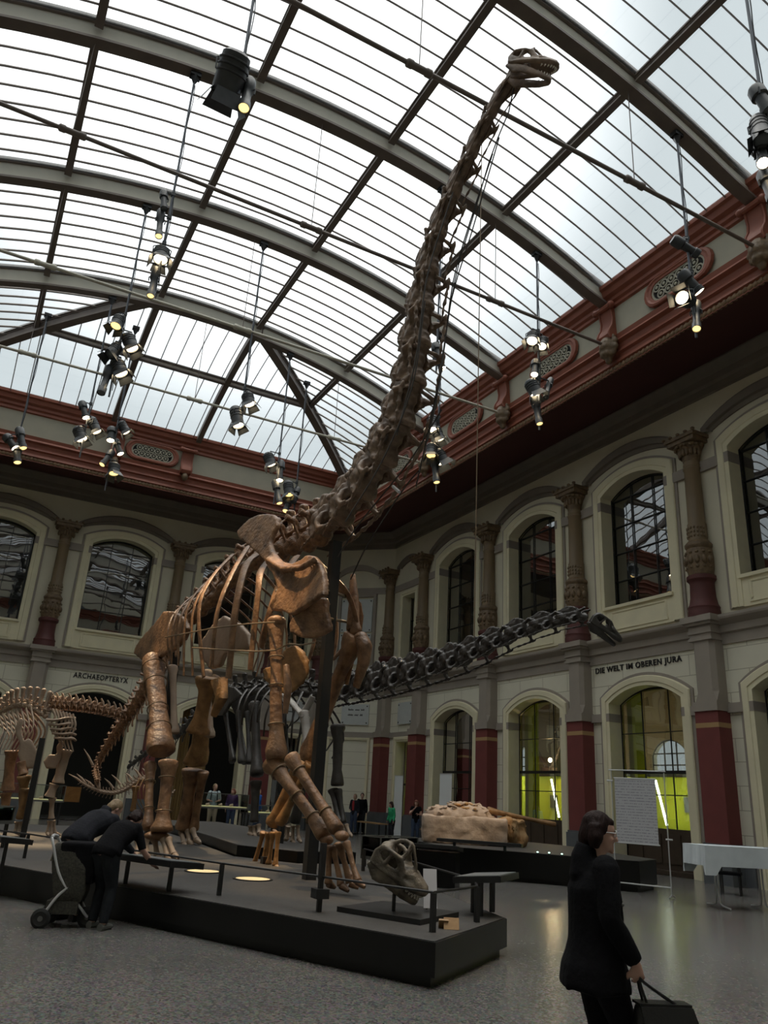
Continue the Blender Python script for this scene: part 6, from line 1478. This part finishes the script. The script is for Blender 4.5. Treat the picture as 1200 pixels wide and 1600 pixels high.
for s in (-1, 1): MB().tube(spline([B(-.09, s * .03, .03), wr + r3 * s * .012 + V((0, 0, -.01)) - f3 * .012, wr + r3 * s * .012 + V((0, 0, .012)), wr + r3 * s * .012 + f3 * .012 + V((0, 0, -.01)), B(.09, s * .03, .03)], 18), .008, 6).build('handle', 'leather_black', bag, smooth=60)

# ---- two visitors bending over the platform desk, with a stroller
FD = (.9, .44)
A_ = Pose((2.04, 10.74), (.72, .69), 1.57, .92, {'R': [(.12, .02, -.26), (.16, .26, -.46)], 'L': [(-.14, -.08, -.22), (-.04, .02, -.42)]}, {'R': [(.1, -.02, .49), (.11, -.1, .08)], 'L': [(-.1, .05, .49), (-.12, -.02, .08)]}, (.15, .2), 1.3)
person('visitor in a black shirt leaning on the desk in front of the taller bent visitor', A_, 'cloth_black', 'denim_grey', 'hair_dark', 'bob', .017, .5, {'R': dict(dr=(0, .9, -.3), curl=.2, side=(0, -.2, -1)), 'L': dict(curl=.5)}, shoes='case_frame')
B_ = Pose((1.80, 11.42), (.8, .6), 1.76, 1.08, {'R': [(.12, .1, -.26), (.10, .32, -.38)], 'L': [(-.16, .05, -.24), (-.1, .24, -.4)]}, {'R': [(.1, .02, .49), (.11, -.06, .08)], 'L': [(-.1, -.02, .49), (-.12, -.1, .08)]}, (-.1, .3), 1.3)
def hood(b, s): b.tube([s.W(s.hd(-.08, -.06, .02)), s.W(s.hd(0, -.1, .04)), s.W(s.hd(.08, -.06, .02))], [.05, .065, .05], 8)
person('visitor with fair hair in a charcoal hooded top bending far over the desk', B_, 'cloth_charcoal', 'denim_grey', 'hair_fair', 'short', .017, 1., {'R': dict(dr=(0, .8, -.5), curl=.3, side=(0, -.2, -1)), 'L': dict(dr=(0, .8, -.5), curl=.3, side=(0, -.2, -1))}, hood)
so = V((1.62, 10.95, 0)); sr = thing('stroller', 'dark patterned three-wheeled stroller parked behind the bending visitors', 'stroller', so)
e = V((.94, -.33, 0)).normalized(); g = V((-e.y, e.x, 0)); S = lambda x, y, z: so + e * x * .62 + g * y * .9 + V((0, 0, z * .92))
for x, y, r, nm in ((-.32, -.2, .11, 'wheel'), (-.30, .24, .11, 'wheel'), (.48, 0, .12, 'wheel')):
    w = MB(); w.lathe(S(x, y, r) - g * .03, [(.02, 0), (r * .6, .0), (r * .7, -.005), (r, .01), (r, .05), (r * .7, .065), (r * .6, .06), (.02, .06)], 18, axis=g); wo_ = w.build(nm, 'rubber', sr, smooth=40); MB().lathe(S(x, y, r) - g * .035, [(0, 0), (.03, 0), (.03, .07), (0, .07)], 10, axis=g).build('hub', 'case_frame', wo_)
b = MB()
for s in (-1, 1):
    b.tube(spline([S(-.32, s * .2, .11), S(-.1, s * .2, .36), S(.1, s * .18, .5)], 10), .018, 7); b.tube(spline([S(.48, s * .04, .12), S(.2, s * .16, .36), S(-.12, s * .2, .62), S(-.34, s * .2, .98), S(-.40, s * .16, 1.06)], 14), .017, 7)
b.tube([S(-.40, -.16, 1.06), S(-.42, 0, 1.08), S(-.40, .16, 1.06)], .022, 7); b.tube([S(-.32, -.2, .11), S(-.32, .24, .11)], .012, 6); b.build('frame', 'chrome', sr, smooth=60)
b = MB(); b.loft([[S(x, y, z) for x, y in ((x0, -w), (x1, -w), (x1, w), (x0, w))] for z, x0, x1, w in ((.30, -.12, .34, .17), (.42, -.2, .4, .2), (.72, -.3, .34, .21), (.92, -.34, .1, .2), (1.0, -.32, -.1, .17))]); b.build('seat_cover', 'stroller_cloth', sr, voxel=.02, relax=4)
b = MB(); b.loft([[S(x, y, z) for x, y in ((x0, -w), (x1, -w), (x1, w), (x0, w))] for z, x0, x1, w in ((.52, -.1, .5, .16), (.75, -.2, .5, .2), (1.02, -.2, .45, .2))]); b.build('jacket_over_handle', 'cloth_black', sr, voxel=.02, relax=4)
MB().prism([S(-.36, -.16, .78), S(-.34, .16, .78), S(-.28, .16, .98), S(-.30, -.16, .98)], e * .012).build('hood_panel', 'khaki', sr)
MB().box(S(.02, 0, .24), (.36, .34, .14), rot=math.atan2(e.y, e.x)).build('basket', 'stroller_cloth', sr)

# ---- visitors farther off
face = lambda p: (-p[0], -p[1])
pm, pp = person('man in a pale short-sleeved shirt with backpack straps behind the showcase', Pose((9.75, 32.3), (-.25, -1), 1.80, 0, {'R': [(.08, -.02, -.27), (-.03, .16, -.30)], 'L': [(-.08, -.02, -.27), (.03, .16, -.30)]}, None, (0, -.5)), 'shirt_pale', 'khaki', 'hair_fair', 'short', .028, .5)
b = MB(); b.ell(pp.W((0, -.17, 1.22)), (.15, .1, .22))
for sg in (-1, 1): b.tube([pp.W((sg * .11, -.12, 1.36)), pp.W((sg * .115, .0, 1.475)), pp.W((sg * .11, .125, 1.36)), pp.W((sg * .13, .13, 1.12)), pp.W((sg * .15, -.05, 1.08))], .022, 6)
b.build('backpack', 'cloth_charcoal', pm, smooth=60)
person('woman in a purple jacket standing beside the man in the pale shirt', Pose((10.75, 33.0), (-.3, -1), 1.66, 0, None, None, (0, .6)), 'shirt_purple', 'denim', 'hair_red', 'bob', .028)
person('person in a bright blue top half hidden by the dark hind leg', Pose((12.0, 33.4), (.6, -.8), 1.72, 0), 'shirt_blue', 'denim', 'hair_dark', 'short', .028)
rm_, rp = person('man in red shirt and dark jacket, in front of another by the walled-up doorway', Pose((17.25, 34.75), (-.8, -.5), 1.74, 0, {'R': [(.1, -.04, -.26), (.0, .12, -.36)]}), 'cloth_charcoal', 'denim', 'hair_fair', 'short', .028)
b = MB(); b.tube([rp.W((0, .115, 1.43)), rp.W((0, .135, 1.28)), rp.W((0, .125, 1.02))], [(.045, .02), (.06, .025), (.05, .025)], 8, up=rp.r); b.build('red_shirt', 'shirt_red', rm_, smooth=60)
person('person in a dark jacket, rear one of the pair at the walled-up doorway', Pose((17.7, 34.9), (-.5, -.8), 1.80, 0), 'cloth_black', 'cloth_charcoal', 'hair_dark', 'short', .028)
person('girl in a green jacket with long black hair', Pose((16.3, 29.4), (-.9, -.1), 1.52, .1, None, None, (.1, .3)), 'shirt_green', 'cloth_charcoal', 'hair_dark', 'long', .026)
person('young woman in a black top, hand to her mouth, by the white banner', Pose((17.0, 28.7), (-.4, -.9), 1.64, .06, {'R': [(.1, .06, -.25), (-.08, .2, -.02)], 'L': [(-.06, .06, -.27), (.08, .18, -.24)]}, None, (.15, .2)), 'cloth_black', 'denim', 'hair_red', 'long', .026, .35)
person('silhouetted visitor inside the yellow gallery behind the antlers', Pose((21.3, 23.9), (.9, .3), 1.70, 0), 'olive_wall', 'gallery_dark', 'hair_dark', 'short', .03)
# ------------------------------------------------------------------ light from the lanterns and the gallery
def lamp_light(name, typ, loc, energy, color, to=None, size=.1, spot=None, blend=.5, size_y=None):
    l = D.lights.new(name, typ); l.energy = energy; l.color = color
    if typ == 'SPOT': l.spot_size = math.radians(spot); l.spot_blend = blend; l.shadow_soft_size = size
    elif typ == 'AREA':
        l.size = size
        if size_y: l.shape = 'RECTANGLE'; l.size_y = size_y
    else: l.shadow_soft_size = size
    o = D.objects.new(name, l); COL.objects.link(o); o.location = loc
    if to is not None: o.rotation_euler = (V(to) - V(loc)).to_track_quat('-Z', 'Y').to_euler()
    return o
WARM = (1, .70, .38)
SP = [((2.0, 9.9, 12.4), bp(450, 900, -.9), 900, 16), ((2.0, 15.3, 11.9), bp(330, 960, -.9), 900, 18), ((1.9, 15.3, 12.2), bp(450, 1230, -.8), 700, 14), ((2.0, 20.8, 12), bp(250, 1180, -1.0), 800, 14),
      ((5.7, 20.8, 12), bp(310, 1120, .5), 1300, 14), ((12.6, 15.3, 12.2), bp(430, 1290, .7), 1700, 8), ((12.6, 15.4, 11.9), bp(450, 1050, .3), 900, 12), ((1.9, 26.4, 12.2), V((1.6, 21, 2.2)), 1500, 22), ((3.0, 28.1, 12), V((2.0, 21, 2.5)), 900, 18),
      ((-.1, 28.6, 12.6), V((1.8, 21, 2.0)), 1000, 20), ((3.0, 28.1, 12.2), V((4.4, 22, 1.2)), 900, 12), ((12.7, 20.8, 12), bp(500, 850, 0), 500, 16), ((9.3, 15.3, 12.4), bp(640, 610, 0), 180, 24), ((12.7, 10, 12), V((12.4, 18.4, 1.2)), 700, 12), ((9.5, 5.8, 11.4), V((4.95, 8.4, .9)), 260, 16)]
for k, (a, c, e, s) in enumerate(SP): lamp_light('lantern_beam', 'SPOT', V(a) + (V(c) - V(a)).normalized() * .7, e * 2.8, WARM, c, .08, s, .7)
for y, e in ((9, 50), (13.5, 60), (18.3, 85), (23.7, 85), (29.2, 50), (33, 25)): lamp_light('gallery_tube_light', 'AREA', (21.2, y, 3.0), e, (.95, 1, .75), (22.6, y, 1.9), 1.2, size_y=.3)
lamp_light('globe_glow', 'POINT', (21.4, 25.7, 3.3), 130, WARM, size=.09)
